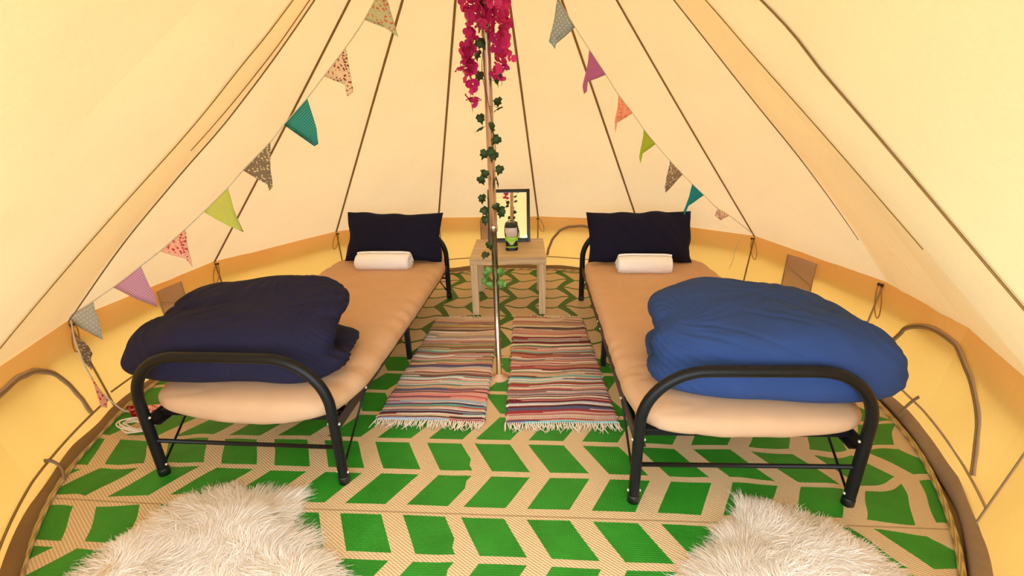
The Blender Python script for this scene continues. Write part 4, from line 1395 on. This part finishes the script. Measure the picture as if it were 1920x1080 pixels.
bl_ = tag(empty('bunting', tuple(rad(191.51, 2.04, 0.53))), 'string of patchwork flags sloping down to the wall by the navy duvet', 'bunting')
br_ = tag(empty('bunting', tuple(rad(30.83, 2.04, 0.55))), 'string of patchwork flags sloping down to the wall by the pillow on the blue-duvet bed', 'bunting')
inv = {}
def child_world(o, root):
    o.matrix_parent_inverse = Matrix.Translation(-Vector(root.location))
    return o
LA = 191.51
LEFT = [
    ([(.419, 1.92), (.51, 1.791), (.474, 1.785), (.429, 1.761), (.396, 1.739), (.377, 1.725), (.391, 1.785), (.405, 1.853)], 'sage', 'sage flag printed with a pink posy'),
    ([(.6, 1.688), (.707, 1.577), (.625, 1.542), (.625, 1.495), (.593, 1.514), (.598, 1.618)], 'ditsy', 'cream flag with small red flowers'),
    ([(.791, 1.492), (.908, 1.386), (.794, 1.329), (.798, 1.291), (.778, 1.301), (.774, 1.367)], 'teal', 'teal gingham flag'),
    ([(.978, 1.316), (1.117, 1.199), (1.037, 1.168), (1.027, 1.146), (1.029, 1.122), (1.027, 1.103), (1.01, 1.118), (1.001, 1.197)], 'brown', 'grey-brown floral flag'),
    ([(1.198, 1.125), (1.325, 1.022), (1.242, .953), (1.183, .915), (1.191, .94), (1.194, 1.033)], 'lime', 'lime gingham flag'),
    ([(1.422, .946), (1.556, .85), (1.459, .805), (1.442, .762), (1.435, .827)], 'pink', 'pink flag with red flowers'),
    ([(1.656, .784), (1.802, .689), (1.731, .632), (1.652, .572), (1.644, .633), (1.647, .709)], 'lilac', 'lilac gingham flag'),
    ([(1.906, .627), (2.045, .555), (2.005, .497), (1.933, .423), (1.915, .545)], 'grey', 'pale grey star-print flag'),
]
for i, (pts, m, lab) in enumerate(LEFT):
    child_world(flag(bl_, pts, LA, FM[m], lab, -.01, i), bl_)
child_world(string(bl_, [(.02, 2.5), (.16, 2.28), (.313, 2.068), (.419, 1.92), (.51, 1.791), (.601, 1.687), (.708, 1.577), (.791, 1.492), (.908, 1.386), (.978, 1.316), (1.117, 1.199), (1.198, 1.125), (1.325, 1.022), (1.423, .946), (1.556, .85), (1.656, .784), (1.802, .689), (1.906, .627), (2.035, .545)], LA), bl_)
child_world(string(bl_, [(-2.240, 1.855, .540), (-2.165, 1.775, .47), (-2.160, 1.770, .36), (-2.160, 1.778, .282), (-2.160, 1.790, .198), (-2.150, 1.810, .13), (-2.13, 1.83, .06), (-2.11, 1.845, .03), (-2.07, 1.85, .025), (-2.0, 1.83, .03), (-1.97, 1.79, .025)], LA, .0035), bl_)
child_world(flag(bl_, [(-2.168, 1.786, .500), (-2.166, 1.779, .36), (-2.172, 1.800, .30), (-2.175, 1.822, .35), (-2.18, 1.845, .365), (-2.174, 1.815, .454)], 280, FM['brown'], 'crumpled grey-brown floral flag hanging by the wall', .0, 3), bl_)
child_world(flag(bl_, [(-2.145, 1.767, .282), (-2.142, 1.755, .125), (-2.148, 1.785, .095), (-2.152, 1.80, .141), (-2.147, 1.778, .226)], 280, FM['pink'], 'pink flag hanging just above the floor', .0, 5), bl_)
child_world(flag(bl_, [(-2.13, 1.86, .05), (-2.06, 1.90, .045), (-2.02, 1.83, .03), (-2.05, 1.80, .03)], 280, FM['red'], 'red flag lying on the groundsheet', .0, 5), bl_)
child_world(flag(bl_, [(-2.02, 1.86, .06), (-1.93, 1.88, .06), (-1.95, 1.80, .03)], 280, FM['pink'], 'pink flag lying under the bed edge', .0, 5), bl_)
RA = 30.83
RIGHT = [
    ([(.367, 1.902), (.465, 1.787), (.367, 1.751), (.364, 1.713), (.358, 1.69), (.343, 1.712), (.329, 1.722), (.357, 1.838)], 'blue', 'pale blue dotted flag'),
    ([(.553, 1.695), (.66, 1.584), (.598, 1.564), (.555, 1.551), (.551, 1.507), (.535, 1.494), (.527, 1.529), (.548, 1.659)], 'purple', 'purple checked flag'),
    ([(.749, 1.489), (.851, 1.398), (.756, 1.352), (.745, 1.298), (.741, 1.365)], 'coral', 'coral flag with a small print'),
    ([(.938, 1.313), (1.035, 1.231), (.947, 1.183), (.937, 1.127), (.926, 1.163), (.935, 1.226)], 'limep', 'plain lime flag'),
    ([(1.157, 1.131), (1.273, 1.043), (1.168, 1.008), (1.156, .941), (1.142, .98), (1.153, 1.061)], 'brown', 'grey-brown floral flag'),
    ([(1.361, .978), (1.479, .898), (1.355, .843), (1.336, .784), (1.325, .809), (1.356, .906)], 'tealp', 'plain teal flag'),
    ([(1.619, .798), (1.743, .736), (1.665, .714), (1.608, .751)], 'ditsy', 'small cream floral flag'),
]
for i, (pts, m, lab) in enumerate(RIGHT):
    child_world(flag(br_, pts, RA, FM[m], lab, .01, i + 20), br_)
child_world(string(br_, [(.02, 2.45), (.14, 2.22), (.266, 2.036), (.367, 1.902), (.465, 1.787), (.553, 1.695), (.66, 1.584), (.749, 1.489), (.851, 1.398), (.938, 1.313), (1.034, 1.23), (1.157, 1.131), (1.273, 1.043), (1.363, .978), (1.479, .898), (1.618, .801), (1.743, .738), (2.03, .57)], RA), br_)
tail = [wall_point(32.8, .54, .02)[0], wall_point(33.1, .50, .035)[0], wall_point(33.6, .42, .03)[0], wall_point(33.5, .36, .035)[0], wall_point(34.1, .29, .03)[0]]
child_world(string(br_, tail, RA, .0020), br_)

# spare white cord in a tangle on the mat
RC = np.random.default_rng(5)
cp = []
for t in np.linspace(0, 1, 70):
    a = t * 46
    r = .018 + .030 * abs(math.sin(t * 17))
    cp.append((-1.965 + r * math.cos(a) * 1.5 + .01 * RC.normal(), 1.725 + r * math.sin(a) * .9 + .006 * RC.normal(), .022 + .045 * abs(math.sin(t * 23)) * (1 - abs(t - .5))))
tag(obj('tangled_cord', *tube(catmull(np.array(cp), 320), .0032, 6), M['cotton']), 'tangle of white cord on the mat beside the left bed leg', 'cord')
